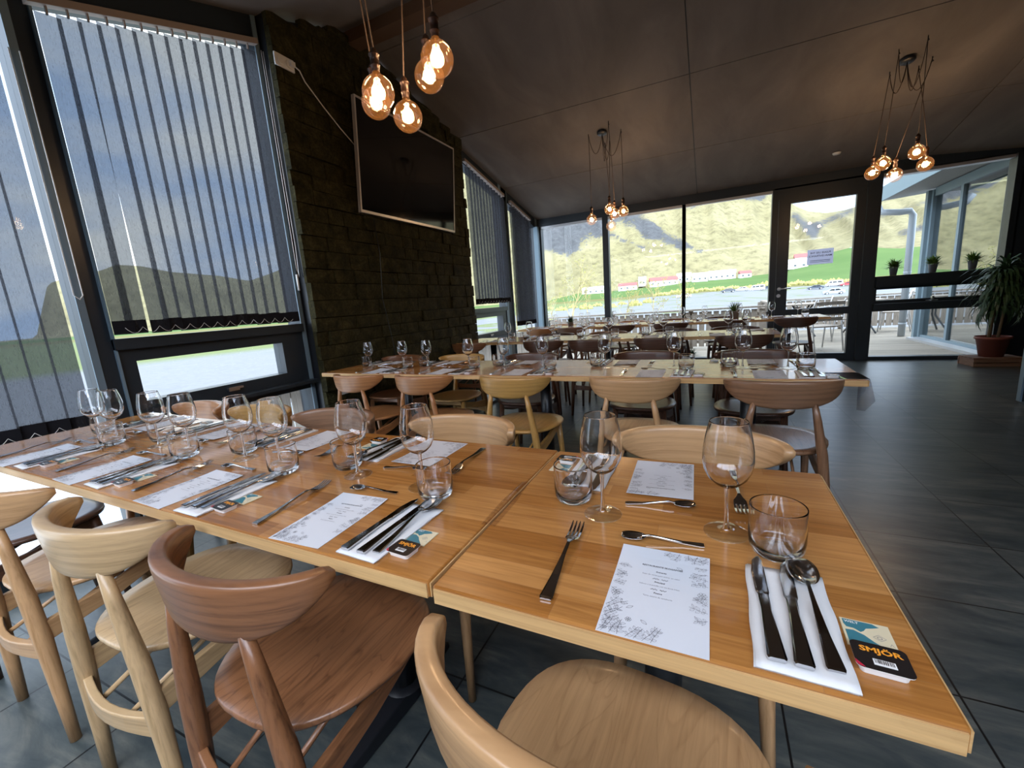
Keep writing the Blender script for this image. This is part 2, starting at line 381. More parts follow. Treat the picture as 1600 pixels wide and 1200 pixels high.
# stone wall between the windows: real split stones of uneven depth
mb = MB(); rnd = random.Random(3)
mb.add([(-3.1,2.34,0),(-2.80,2.34,0),(-2.80,4.83,0),(-3.1,4.83,0)]+[(-3.1,2.34,zc(2.34)),(-2.80,2.34,zc(2.34)),(-2.80,4.83,zc(4.83)),(-3.1,4.83,zc(4.83))],
       [(0,1,2,3),(4,5,6,7),(0,1,5,4),(2,3,7,6),(3,0,4,7)], 1)
mb.add([(-2.80,3.16,3.3),(-2.80,2.4,3.24),(-2.8,3.16,3.51),(-2.8,4.8,3.15),(-3.1,3.16,3.51)], [(0,1,2),(0,2,3)], 1)
z = 0.0
while z < 3.5:
    hh = rnd.choice((.110,.122,.135)); y = 2.335+rnd.uniform(-.15, 0)
    while y < 4.83:
        ww = rnd.uniform(.14,.36); y0 = max(y, 2.33); y1 = min(y+ww, 4.835); y += ww
        if y1-y0 < .03: continue
        top = min(zc((y0+y1)/2)-.01, z+hh)
        if top-z < .02: continue
        d = rnd.uniform(.002,.034); x1 = -2.795+d; k = [rnd.uniform(-.007,.004) for _ in range(5)]
        ym, zm = (y0+y1)/2, (z+top)/2
        vs = [(-2.82,y0,z),(-2.82,y1,z),(-2.82,y1,top),(-2.82,y0,top),(x1+k[0],y0+.003,z+.003),(x1+k[1],y1-.003,z+.003),(x1+k[2],y1-.003,top-.002),(x1+k[3],y0+.003,top-.002),(x1+abs(k[4])+.002,ym,zm)]
        mb.add(vs, [(0,1,5,4),(1,2,6,5),(2,3,7,6),(3,0,4,7),(4,5,8),(5,6,8),(6,7,8),(7,4,8)], 0)
    z += hh
struct(mb.build('wall_left', [M_STONE, M_BLACK], recalc=True))

# ---- left window wall (plane x = XW): frames
def ztop(y): return zc(y)
def frameblk(mb, y0, y1, z0, z1, x0=-3.02, x1=-2.90, mi=0, slope=False):
    if slope:
        vs = [(x0,y0,z0),(x1,y0,z0),(x1,y1,z0),(x0,y1,z0),(x0,y0,ztop(y0)),(x1,y0,ztop(y0)),(x1,y1,ztop(y1)),(x0,y1,ztop(y1))]
        mb.add(vs, [(0,3,2,1),(4,5,6,7),(0,1,5,4),(1,2,6,5),(2,3,7,6),(3,0,4,7)], mi)
    else: mb.b2(x0, x1, y0, y1, z0, z1, mi)
def head(mb, y0, y1, drop, x0=-3.02, x1=-2.90, mi=0):
    vs = [(x0,y0,ztop(y0)-drop),(x1,y0,ztop(y0)-drop),(x1,y1,ztop(y1)-drop),(x0,y1,ztop(y1)-drop),(x0,y0,ztop(y0)),(x1,y0,ztop(y0)),(x1,y1,ztop(y1)),(x0,y1,ztop(y1))]
    mb.add(vs, [(0,3,2,1),(4,5,6,7),(0,1,5,4),(1,2,6,5),(2,3,7,6),(3,0,4,7)], mi)
def pane(parent, pts, name='glass'):
    mb = MB(); n = len(pts); v = [Vector(p) for p in pts]
    nn = (v[1]-v[0]).cross(v[2]-v[0]).normalized()*.003
    mb.add([tuple(p-nn) for p in v]+[tuple(p+nn) for p in v], [tuple(range(n))[::-1], tuple(range(n,2*n))]+[(i,(i+1)%n,n+(i+1)%n,n+i) for i in range(n)])
    return mb.build(name, M_PANE, parent)
def left_window(num, y0, y1, transom, y0w=.05, y1w=.05):
    r = empty('window_%d' % num, (0,0,0)); struct(r)
    mb = MB()
    frameblk(mb, y0, y0+y0w, .0, 0, slope=True); frameblk(mb, y1-y1w, y1, .0, 0, slope=True)
    head(mb, y0, y1, .16); frameblk(mb, y0, y1, 0, .10)
    frameblk(mb, y0+y0w, y0+y0w+.012, 0, 0, -2.90, -2.885, 1, slope=True)
    if y1w > .04:
        frameblk(mb, y1-y1w+.0, y1-y1w*.35, 0, 0, -2.90, -2.893, 1, slope=True)
    f = mb.build('frame', [M_FRAME, M_BLUE], r)
    a, b = y0+y0w, y1-y1w
    if transom:
        t = MB().b2(-3.02, -2.87, a, b, 1.07, 1.13).b2(-3.02,-2.90, a, b, .62, .68).build('transom', M_FRAME, r)
        sl = MB().b2(-2.90, -2.82, a-.02, b+.02, .665, .69).build('ledge', M_FRAME, r)
        rm = .18 if num == 2 else .13
        s = MB().b2(-3.01, -2.905, a, b, 1.0, 1.07).b2(-3.01, -2.905, a, b, .68, .77).b2(-3.01, -2.905, a, a+.09, .77, 1.0).b2(-3.01, -2.905, b-rm, b, .77, 1.0).build('sash', M_FRAME, r)
        MB().b2(-2.905, -2.885, (a+b)/2-.05, (a+b)/2+.05, .735, .748).b2(-2.89,-2.88,(a+b)/2-.05,(a+b)/2+.02,.725,.75).build('window_handle', M_CHROME, r)
        pane(r, [(-2.96,a,1.13),(-2.96,b,1.13),(-2.96,b,zc(b)-.16),(-2.96,a,zc(a)-.16)])
        pane(r, [(-2.96,a+.09,.77),(-2.96,b-rm,.77),(-2.96,b-rm,1.0),(-2.96,a+.09,1.0)])
        pane(r, [(-2.96,a,.10),(-2.96,b,.10),(-2.96,b,.62),(-2.96,a,.62)])
    else:
        pane(r, [(-2.96,a,.10),(-2.96,b,.10),(-2.96,b,zc(b)-.16),(-2.96,a,zc(a)-.16)])
    return r
left_window(1, -1.35, 1.075, False)
left_window(2, 1.075, 2.345, True, y1w=.05)
left_window(3, 4.83, 6.15, True, y1w=.13)
left_window(4, 6.15, 7.60, False, y0w=.13, y1w=.14)
# wall behind the camera on the left, front wall with its own glazing, right wall
struct(MB().b2(-3.05, -2.90, -3.3, -1.35, 0, 2.5).build('wall_left_rear', M_DARKW))

# ---- far wall
def yb(mb, x0, x1, z0, z1, y0=7.54, y1=7.66, mi=0): return mb.b2(x0, x1, y0, y1, z0, z1, mi)
mb = MB(); yb(mb, -3.05, 2.5, 2.50, 2.66); yb(mb, .82, 2.04, 2.36, 2.52); yb(mb, 2.5, 3.7, 2.49, 2.66); yb(mb, 3.34, 6.1, 0, 2.66)
struct(mb.build('wall_far', M_FRAME))
# windows 5-7: floor to ceiling panes
xsm = [(-2.82, -1.70), (-1.60, -.425), (-.375, .80)]
for i, (a, b) in enumerate(xsm):
    r = struct(empty('window_%d' % (5+i)))
    mb = MB(); yb(mb, a-.05 if i else a-.11, a, 0, 2.5); yb(mb, b, b+.05 if i < 2 else b+.02, 0, 2.5); yb(mb, a, b, 0, .06)
    if i == 0: yb(mb, a-.11, a-.03, 0, 2.5, 7.44, 7.56, 1)
    mb.build('frame', [M_FRAME, M_BLUE], r)
    MB().b2(a, b, 7.545, 7.60, 2.462, 2.50).build('blind_rail', M_ALU, r)
    pane(r, [(a,7.6,.06),(b,7.6,.06),(b,7.6,2.5),(a,7.6,2.5)])
# door
d = struct(empty('door_1'))
mb = MB(); yb(mb, .82, .88, 0, 2.36); yb(mb, 1.90, 2.04, 0, 2.50, 7.50); yb(mb, .88, 1.90, 0, .03); mb.build('door_frame', M_FRAME, d)
mb = MB(); yb(mb, .885, 1.03, .03, 2.36, 7.53, 7.60); yb(mb, 1.79, 1.895, .03, 2.36, 7.53, 7.60); yb(mb, 1.03, 1.79, .03, .11, 7.53, 7.60)
yb(mb, 1.03, 1.79, .68, .78, 7.53, 7.60); yb(mb, 1.03, 1.79, 2.29, 2.36, 7.53, 7.60); leaf = mb.build('door_leaf', M_FRAME, d)
h = MB().tube([(.93,7.53,1.09),(.93,7.48,1.09),(.945,7.47,1.09),(1.06,7.47,1.09)], .009, 10).lathe([(0,-.004),(.026,-.004),(.026,.004),(0,.004)], 20, c=(0,0,0))
h.v = h.v[:-0 or None]
hd = MB().tube([(.93,7.535,1.09),(.93,7.48,1.09),(.945,7.47,1.09),(1.07,7.47,1.092)], .010, 10).tube([(.93,7.535,1.09),(.93,7.522,1.09)], .026, 20).tube([(.925,7.535,.99),(.925,7.522,.99)], .026, 20).build('door_handle', M_CHROME, leaf)
pane(d, [(1.03,7.57,.78),(1.79,7.57,.78),(1.79,7.57,2.29),(1.03,7.57,2.29)]); pane(d, [(1.03,7.57,.11),(1.79,7.57,.11),(1.79,7.57,.68),(1.03,7.57,.68)])
# window right of the door
r = struct(empty('window_8'))
mb = MB(); yb(mb, 2.04, 2.06, 0, 2.5); yb(mb, 3.30, 3.36, 0, 2.5, 7.50); yb(mb, 2.06, 3.30, 0, .05); yb(mb, 2.06, 3.30, 2.455, 2.50, mi=1)
yb(mb, 2.06, 3.30, 1.02, 1.165, 7.46); yb(mb, 2.06, 3.30, .69, .79, 7.50); mb.build('frame', [M_FRAME, M_ALU], r)
s = empty('sash', (0,0,0)); D.objects.remove(s)
mb = MB(); yb(mb, 2.07, 3.29, .985, 1.02, 7.56, 7.60); yb(mb, 2.07, 3.29, .79, .835, 7.60, 7.64)
yb(mb, 2.07, 2.10, .80, 1.02, 7.58, 7.62); yb(mb, 3.23, 3.29, .80, 1.02, 7.58, 7.62); sash = mb.build('sash', M_FRAME, r)
MB().b2(2.63, 2.75, 7.56, 7.575, .80, .812).b2(2.68,2.70,7.53,7.58,.80,.86).build('window_handle', M_CHROME, sash)
for z0, z1 in ((1.165, 2.455), (.835, .985), (.05, .69)): pane(r, [(2.06,7.6,z0),(3.30,7.6,z0),(3.30,7.6,z1),(2.06,7.6,z1)])
# rest of the room: right wall and the glazed front wall behind the photographer
mb = MB().b2(6.0, 6.12, 5.2, 7.66, 0, 2.9).b2(6.0, 6.12, -3.3, -2.9, 0, 3.3).b2(6.0, 6.12, -2.9, -.5, 0, .35).b2(6.0, 6.12, -2.9, -.5, 2.35, 3.3).b2(6.0, 6.12, -.5, 5.2, 0, 3.3).b2(6.0, 6.12, -2.9, -.5, .3, 2.4)
for y in (-1.7,): mb.b2(6.0, 6.12, y-.05, y+.05, .3, 2.4)
struct(mb.build('wall_right', M_DARKW))
mb = MB().b2(-3.05, 6.12, -3.3, -3.2, 2.25, 2.6).b2(-3.05, 6.1, -3.3, -3.2, 0, 2.3)
for x in (-3, 6.05): mb.b2(x-.05, x+.05, -3.3, -3.2, 0, 2.4)
mb.b2(-3.05, 6.12, -3.3, -3.2, 0, .12)
struct(mb.build('wall_near', M_FRAME))

# ================================================================== OUTSIDE
def lerp_tab(tab, x):
    if x <= tab[0][0]: return tab[0][1]
    for (a, u), (b, v) in zip(tab, tab[1:]):
        if x <= b: t = (x-a)/(b-a); return u+(v-u)*t
    return tab[-1][1]
T45 = [(-110,-.035),(-50,-.045),(-28,-.032),(-20,-.030),(-10,-.032),(-3,-.028),(3,-.032),(8,-.04),(60,-.04)]
T140 = [(-110,-.014),(-50,-.012),(-20,-.012),(-10,-.012),(-3,-.014),(3,-.012),(8,-.020),(13,-.0245),(60,-.025)]
T190 = [(-110,-.010),(-20,-.008),(-10,-.008),(-3,-.006),(3,-.005),(8,-.007),(60,-.008)]
T230 = [(-110,-.006),(-20,-.004),(-10,-.003),(-3,.003),(3,.002),(8,.001),(60,.003)]
T400 = [(-110,-.002),(-60,.000),(-28,.001),(-20,.002),(-16,.013),(-11,.0125),(-6,.016),(-2.5,.020),(2,.019),(6.2,.022),(8.1,.040),(13.6,.057),(16.7,.045),(60,.04)]
TR = [(-110,.0),(-78,.0),(-73.6,.002),(-72.7,.05),(-72,.085),(-71,.092),(-68.2,.106),(-67.1,.115),(-65.3,.113),(-63,.1025),(-58.8,.094),(-56.1,.083),(-53.3,.10),(-48,.14),(-34,.26),(-26,.36),
      (-20,.42),(-8,.46),(0,.40),(4,.33),(6.2,.26),(7.0,.18),(7.8,.148),(9.3,.130),(10.9,.122),(12.4,.122),(14,.127),(20,.132),(30,.16),(60,.2)]
def hn(a, r, s):  # cheap smooth pseudo noise
    return (math.sin(a*s+r*.013)+math.sin(a*s*1.73+1.3+r*.021)+math.sin(a*s*3.1+r*.037+.7)*.6)/2.6
def elev(az, r):
    if r <= 45: return None
    for r0, r1, A, B in ((45,140,T45,T140),(140,190,T140,T190),(190,230,T190,T230),(230,400,T230,T400)):
        if r <= r1: t = (r-r0)/(r1-r0); return lerp_tab(A, az)*(1-t)+lerp_tab(B, az)*t
    t = (r-400)/500.0; e0 = lerp_tab(T400, az); e1 = lerp_tab(TR, az)
    tt = t**.85
    return e0*(1-tt)+e1*tt + .010*hn(az, r, 1.9)*math.sin(PI*min(t,1))*(1 if e1 > .03 else 0)
def zr(az, r):
    if r <= 45:
        z45 = CH+lerp_tab(T45, az)*45; t = max(0, (r-10)/35.0); return -.22*(1-t)+z45*t
    return CH+elev(az, r)*r
def polar(name, rs, mat, az0=-112, az1=62, step=.5, attr=None):
    n = int((az1-az0)/step)+1; vs = []; fs = []; col = []
    for r in rs:
        for i in range(n):
            az = az0+i*step; a = math.radians(az); z = zr(az, r)
            vs.append((r*math.sin(a), r*math.cos(a), z))
            if attr: col.append(attr(az, r, (z-CH)/r))
    for j in range(len(rs)-1):
        for i in range(n-1): a = j*n+i; fs.append((a, a+1, a+n+1, a+n))
    mb = MB(); mb.add(vs, fs, 0, True)
    me = mb.mesh(name, mat)
    if attr:
        at = me.attributes.new('rock', 'FLOAT', 'POINT')
        for i, c in enumerate(col): at.data[i].value = c
    o = D.objects.new(name, me); COL.objects.link(o); o['kind'] = 'structure'; return o
def frange(a, b, n): return [a+(b-a)*i/(n-1) for i in range(n)]

m = NM('gravel and tarmac ground'); m.bsdf((.2,.2,.2), .9, spec=.2)
a = m.noise(m.coord((.12,.12,.12)), 1.0, 4); b = m.noise(m.coord(), 6, 5, .7)
sx = m.n('ShaderNodeSeparateXYZ'); t_ = m.n('ShaderNodeTexCoord'); m.l(t_.outputs['Object'], sx.inputs[0])
gr = m.ramp(b, [(.3,(0.1152,0.1188,0.1260)), (.7,(0.1584,0.1620,0.1728))])
wf = m.n('ShaderNodeMapRange'); wf.inputs['From Min'].default_value = -24; wf.inputs['From Max'].default_value = -30; m.l(sx.outputs[0], wf.inputs['Value'])
gn = m.ramp(b, [(.3,(0.0680,0.0960,0.0280)), (.7,(0.1280,0.1440,0.0560))])
patch = m.ramp(a, [(.56,(0,0,0)), (.60,(1,1,1))])
pf = m.n('ShaderNodeMapRange'); pf.inputs['From Min'].default_value = 14; pf.inputs['From Max'].default_value = 22; m.l(sx.outputs[1], pf.inputs['Value'])
pm = m.n('ShaderNodeMath', operation='MULTIPLY'); m.l(patch, pm.inputs[0]); m.l(pf.outputs[0], pm.inputs[1])
c = m.mix(wf.outputs[0], gr, gn); c = m.mix(pm.outputs[0], c, gn); m.base(c); M_GRAV = m.m
m = NM('rough scrub'); m.bsdf((.2,.2,.1), .95, spec=.1)
a = m.noise(m.coord((0.1750,0.1750,0.4200)), 1.0, 5, .7); m.base(m.ramp(a, [(.3,(0.0770,0.0770,0.0210)), (.5,(0.1190,0.1050,0.0420)), (.7,(0.0910,0.1050,0.0315))])); M_SCRUB = m.m
m = NM('green meadow'); m.bsdf((.1,.2,.05), .95, spec=.1)
a = m.noise(m.coord((0.0198,0.0182,0.0198)), 1.0, 5, .6); m.base(m.ramp(a, [(.3,(0.0495,0.0911,0.0231)), (.7,(0.0726,0.1154,0.0330))])); M_MEAD = m.m
m = NM('dry grass hillside with rock'); m.bsdf((.2,.2,.1), .95, spec=.1)
a = m.noise(m.coord((.012,.012,.012)), 1.0, 8, .68, .5); b = m.noise(m.coord((.13,.13,.10)), 1.0, 9, .82)
gcol = m.ramp(a, [(.32,(0.1254,0.1102,0.0561)), (.5,(0.1680,0.1469,0.0796)), (.68,(0.1994,0.1750,0.1000))])
fl = m.ramp(b, [(.36,(.42,.42,.40)), (.5,(1,1,1)), (.66,(1.25,1.25,1.2))]); gcol = m.mix(.8, gcol, fl, 'MULTIPLY')
rk = m.ramp(b, [(.3,(0.0306,0.0320,0.0340)), (.7,(0.0884,0.0884,0.0918))])
at = m.n('ShaderNodeAttribute', attribute_name='rock'); ad = m.n('ShaderNodeMath', operation='MULTIPLY_ADD'); ad.inputs[1].default_value = 1.5; m.l(b, ad.inputs[0]); m.l(at.outputs['Fac'], ad.inputs[2])
sb = m.n('ShaderNodeMath', operation='MULTIPLY'); sb.inputs[1].default_value = .72; m.l(ad.outputs[0], sb.inputs[0]); ad = sb
mask = m.ramp(ad.outputs[0], [(.78,(0,0,0)), (.86,(1,1,1))]); m.base(m.mix(mask, gcol, rk)); M_HILL = m.m
def seg_mask(az, e, p, q, wd):
    vx, vy = q[0]-p[0], (q[1]-p[1])*57; L = vx*vx+vy*vy
    t = max(0, min(1, ((az-p[0])*vx+(e-p[1])*57*vy)/L)); dx = az-p[0]-vx*t; dy = (e-p[1])*57-vy*t
    d = math.hypot(dx, dy)/wd; return math.exp(-d*d)
ROCKS = [((-22,.20),(-14,.17),2.6,.75), ((-21,.14),(-17,.12),1.5,.6), ((-11.8,.20),(-7,.135),1.15,.55), ((-7,.135),(-3.4,.098),.75,.55), ((-3.4,.098),(-1.0,.080),.35,.5), ((-13,.145),(-6,.085),.35,.42), ((-8,.225),(-2,.20),2.0,.75),
         ((-3,.22),(3,.24),1.3,.5), ((3,.18),(5,.17),.7,.6), ((8.2,.125),(10,.085),.6,.5), ((10,.10),(13,.12),.6,.45), ((17,.07),(18.5,.075),.5,.5), ((15,.10),(19,.118),.4,.35)]
def rock(az, r, e):
    v = sum(k*seg_mask(az, e, p, q, wd) for p, q, wd, k in ROCKS)
    if az < -50: v += .12
    return min(v, .8)
polar('ground_gravel', [8, 10, 14, 20, 30, 45, 60, 80, 110, 140, 165, 190], M_GRAV, step=2)
polar('scrubland', frange(190, 230, 4), M_SCRUB, step=1)
polar('meadow', frange(230, 400, 9), M_MEAD, step=1)
polar('hillside', frange(400, 900, 54), M_HILL, step=.35, attr=rock)
# far peak seen through the gap above the door
vs = []; fs = []; N = 40
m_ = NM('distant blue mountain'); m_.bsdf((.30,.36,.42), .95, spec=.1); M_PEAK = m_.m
for i in range(N+1):
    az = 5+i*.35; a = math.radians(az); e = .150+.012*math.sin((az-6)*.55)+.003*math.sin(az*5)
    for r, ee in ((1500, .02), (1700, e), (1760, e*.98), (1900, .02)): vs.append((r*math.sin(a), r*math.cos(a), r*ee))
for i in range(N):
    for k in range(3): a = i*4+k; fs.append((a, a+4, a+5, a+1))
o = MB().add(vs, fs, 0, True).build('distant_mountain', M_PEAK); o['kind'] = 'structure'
# deck
m = NM('weathered deck boards'); m.bsdf((.3,.28,.25), .75, spec=.3)
v = m.coord(); br = m.n('ShaderNodeTexBrick', offset=.5, ins={'Scale':1.0,'Mortar Size':.004,'Mortar Smooth':0,'Brick Width':3.6,'Row Height':.118,'Color1':(0,0,0,1),'Color2':(1,1,1,1),'Mortar':(.5,.5,.5,1)}); m.l(v, br.inputs['Vector'])
n = m.noise(m.coord((1.2,22,1)), 2, 4, .6)
c = m.mix(1, m.ramp(br.outputs['Color'], [(0,(0.2218,0.1993,0.1652)),(1,(0.3024,0.2722,0.2295))]), m.ramp(n, [(.3,(0.7560,0.7193,0.6610)),(.7,(1.15,1.15,1.15))]), 'MULTIPLY')
m.base(m.mix(br.outputs['Fac'], c, (.03,.028,.025))); M_DECK = m.m
struct(MB().b2(-3.6, 6.5, 7.66, 13.1, -.14, -.05).build('deck', M_DECK))

# ================================================================== PROTOTYPES
def superell(w0, d0, n=2.6, N=44, taper=0.0):
    pts = []
    for i in range(N):
        t = 2*PI*i/N; c, s_ = math.cos(t), math.sin(t)
        x = math.copysign(abs(c)**(2/n), c)*w0; y = math.copysign(abs(s_)**(2/n), s_)*d0
        if y < 0: x *= 1-taper*(-y/d0)
        pts.append((x, y))
    return pts
def make_chair(col):
    WX, WY, WZ = CHAIRW[col]; r = empty('dining_chair')
    # seat: dished plywood shield
    pts = superell(.212, .205, 2.7, 44, .16); rings = []
    for sc_, z_ in ((.985,.440),(1.0,.446),(1.0,.452),(.985,.457),(.8,.455),(.5,.451),(.2,.449)):
        rings.append([(x*sc_, y*sc_+.0, z_) for x, y in pts])
    mb = MB(); mb.loft(rings, cap=True); mb.build('seat', WY, r)
    # backrest: crescent wrapped round the sitter
    rings = []; NU = 26
    for i in range(NU+1):
        u = -1+2*i/NU; ph = u*math.radians(84)
        cx, cy = .212*math.sin(ph)/math.sin(math.radians(84)), -.232+.115*(1-math.cos(ph))/(1-math.cos(math.radians(84)))
        tx, ty = .212*math.cos(ph), .115*math.sin(ph); L = math.hypot(tx, ty); nx, ny = ty/L, -tx/L
        zt = .768-.012*abs(u)**3; hgt = .098*(1-abs(u)**2.4)+.020
        if abs(u) > .93: hgt *= .75; zt -= .004
        zb = zt-hgt; th = .0150*(1-.22*abs(u)**4)
        sec = []
        for k in range(16):
            an = 2*PI*(k+.5)/16; a = math.copysign(abs(math.cos(an))**.38, math.cos(an)); b = math.copysign(abs(math.sin(an))**.30, math.sin(an))
            lean = .010*((zt+zb)/2 - (zt+zb)/2 - b*hgt/2)/.06
            sec.append((cx+nx*(a*th-lean*.6), cy+ny*(a*th-lean*.6), (zt+zb)/2+b*hgt/2))
        rings.append(sec)
    MB().loft(rings).build('backrest', WX, r)
    for s_ in (-1, 1):
        MB().tube([(s_*.183,-.212,0),(s_*.172,-.210,.15),(s_*.160,-.208,.32),(s_*.147,-.209,.45),(s_*.122,-.213,.60),(s_*.106,-.2135,.685)],
                  [.0135,.0165,.0205,.0200,.0150,.0105], 12).build('leg', WZ, r)
        MB().tube([(s_*.172,.182,0),(s_*.160,.160,.22),(s_*.150,.135,.437)], [.0115,.0155,.0195], 12).build('leg', WZ, r)
        a, b = Vector((s_*.158,-.205,.345)), Vector((s_*.150,.135,.415)); 
        secs = []
        for p, hh in ((a,.030),(a.lerp(b,.5)+Vector((0,0,-.012)),.024),(b,.022)):
            secs.append([(p.x-.009,p.y,p.z-hh),(p.x+.009,p.y,p.z-hh),(p.x+.009,p.y,p.z+hh),(p.x-.009,p.y,p.z+hh)])
        bevel(MB().loft(secs, smooth=False).build('side_rail', WY, r), .003)
    secs = []
    for i in range(9):
        t = i/8; x = -.155+.31*t; bow = .026*math.sin(PI*t); hh = .027-.006*math.sin(PI*t)
        secs.append([(x,-.210-bow-.009,.292-hh),(x,-.210-bow+.009,.292-hh),(x,-.210-bow+.009,.292+hh),(x,-.210-bow-.009,.292+hh)])
    bevel(MB().loft(secs, smooth=False).build('back_rail', WX, r), .003)
    MB().box((0,.135,.425),(.29,.018,.036)).build('front_rail', WX, r)
    for s_ in (-1,1): MB().tube([(s_*.06,-.232,.290),(s_*.075,.13,.415)], .0065, 8).build('stretcher', WY, r)
    return r
CHAIRS = {}
def chair(col, x, y, rz, label, group):
    if col not in CHAIRS: CHAIRS[col] = make_chair(col)
    return place(CHAIRS[col], (x, y, 0), rz, label, 'chair', group)

# ---- wine glass and tumbler
M_FOOT = glassmix('thin clear glass', (.975,.98,.98), ior=1.62, base=.02)
def make_wine():
    r = empty('wine_glass')
    prof = [(.0046,.082),(.010,.0845),(.020,.0905),(.030,.101),(.0365,.115),(.0392,.131),(.0385,.150),(.0355,.170),(.0315,.188),(.0293,.1968),(.0290,.1980),(.0285,.1985)]
    inner = [(x-.0010, z) for x, z in prof[9:0:-1]]; inner = [(.0280,.1980),(.0282,.1968)]+[(x-.0011, z+ (.0012 if z < .11 else 0)) for x, z in prof[8:1:-1]]+[(.008,.0868),(0,.0860)]
    MB().lathe(prof+inner, 40).build('bowl', M_GLASS, r)
    MB().lathe([(.0046,.082),(.0038,.074),(.0033,.055),(.0034,.035),(.0040,.018),(.0062,.0085)], 20).build('stem', M_GLASS, r)
    MB().lathe([(.0062,.0085),(.0078,.0055),(.0125,.0030),(.024,.0018),(.0345,.0013),(.0355,.0009),(.0355,.0004),(.0345,0),(.02,0),(0,0)], 40).build('foot', M_FOOT, r)
    return r
def make_tumbler():
    prof = [(0,.0),(.024,.0),(.026,.0),(.029,.0012),(.0345,.006),(.038,.015),(.0392,.028),(.0392,.050),(.0387,.0770),(.0386,.0790),(.0383,.0797),(.0378,.0800),(.0373,.0797),(.0370,.0790),(.0371,.0770),(.0376,.050),(.0374,.029),(.035,.018),(.030,.0125),(.022,.0100),(.012,.0092),(0,.009)]
    return MB().lathe(prof, 40).build('water_tumbler', M_GLASS)
# ---- cutlery (lie along +y, origin at centre bottom)
def oval(y, z, hw, ht, n=10): return [(hw*math.cos(2*PI*k/n), y, z+ht*math.sin(2*PI*k/n)) for k in range(n)]
def flat(y, z, hw, ht): return [(-hw,y,z-ht*.6),(-hw*.8,y,z-ht),(hw*.8,y,z-ht),(hw,y,z-ht*.6),(hw,y,z+ht*.5),(hw*.75,y,z+ht),(-hw*.75,y,z+ht),(-hw,y,z+ht*.5)]
def make_knife():
    r = empty('table_knife')
    MB().loft([flat(-.100,.003,.0085,.0026), flat(-.097,.003,.0098,.003), flat(-.06,.0032,.0078,.003), flat(-.02,.0034,.0058,.003), flat(.008,.0034,.0062,.0026)], smooth=False).build('handle', M_STEEL, r)
    MB().loft([flat(.008,.0034,.0062,.0018), flat(.016,.003,.0080,.0012), flat(.06,.003,.0086,.0009)]+[ [ (x+.002,y,z) for x,y,z in flat(.088,.003,.0066,.0007)], [(x+.004,y,z) for x,y,z in flat(.100,.003,.0020,.0005)]], smooth=False).build('blade', M_STEEL, r)
    return r
def spoon_mesh(L, bw, bl, name):
    mb = MB(); h = L/2; nb = h-bl   # neck at y = nb
    mb.loft([flat(-h,.002,.0080*bw/.021,.0013), flat(-h+.004,.002,.0092*bw/.021,.0016), flat(-h*.5,.0035,.0058*bw/.021,.0016), flat(0,.008,.0030*bw/.021,.0016), flat(nb*.75,.0105,.0024*bw/.021,.0017), flat(nb+.006,.0085,.0036*bw/.021,.0014)], smooth=False)
    NU, NV = 14, 9; vs = []; fs = []
    for side in (0, 1):
        for i in range(NU+1):
            t = i/NU; y = nb+bl*t; wy = bw*math.sqrt(max(1e-4, 1-(abs(2*t-1.04)/1.06)**2.3))*(1-.12*(1-t))
            for j in range(NV):
                q = -1+2*j/(NV-1); dep = (1-q*q)*math.sin(PI*min(1, t*.98+.01))**.7
                z = .0085-.0075*dep - (0 if side == 0 else .0009)
                vs.append((wy*q, y, z))
    K = (NU+1)*NV
    for i in range(NU):
        for j in range(NV-1):
            a = i*NV+j; fs.append((a,a+1,a+NV+1,a+NV)); fs.append((K+a,K+a+NV,K+a+NV+1,K+a+1))
        for j in (0, NV-1):
            a = i*NV+j; fs.append((a,a+NV,K+a+NV,K+a))
    for j in range(NV-1): fs.append((j,j+1,K+j+1,K+j)); a = NU*NV+j; fs.append((a,K+a,K+a+1,a+1))
    mb.add(vs, fs, 0, True); return mb.build(name, M_STEEL)
def make_fork():
    mb = MB()
    mb.loft([flat(-.1025,.002,.0080,.0013), flat(-.098,.002,.0096,.0017), flat(-.05,.0035,.0062,.0017), flat(-.005,.0085,.0032,.0017), flat(.028,.0115,.0028,.0017), flat(.040,.0095,.0062,.0014), flat(.048,.007,.0110,.0011), flat(.060,.0042,.0118,.0010)], smooth=False)
    for x in (-.0099,-.0033,.0033,.0099):
        mb.loft([[ (a+x,b,c) for a,b,c in flat(y,z,hw,.0009)] for y,z,hw in ((.058,.0045,.0020),(.075,.0035,.0019),(.092,.0060,.0016),(.1025,.0092,.0008))], smooth=False)
    return mb.build('table_fork', M_STEEL)
# ---- menu card with printed text and line drawing
def strokes(mb, pts, w_, z, mi):
    for a, b in zip(pts, pts[1:]):
        dx, dy = b[0]-a[0], b[1]-a[1]; L = math.hypot(dx, dy) or 1; nx, ny = -dy/L*w_, dx/L*w_
        mb.add([(a[0]-nx,a[1]-ny,z),(b[0]-nx,b[1]-ny,z),(b[0]+nx,b[1]+ny,z),(a[0]+nx,a[1]+ny,z)], [(0,1,2,3)], mi)
def leafl(mb, x, y, an, L, wd, mi, z):
    up = []; dn = []
    for i in range(7):
        t = i/6; s_ = math.sin(PI*t)*wd
        up.append((x+math.cos(an)*L*t-math.sin(an)*s_, y+math.sin(an)*L*t+math.cos(an)*s_)); dn.append((x+math.cos(an)*L*t+math.sin(an)*s_, y+math.sin(an)*L*t-math.cos(an)*s_))
    strokes(mb, up, .00016, z, mi); strokes(mb, dn, .00016, z, mi); strokes(mb, [up[0], up[-1]], .0001, z, mi)
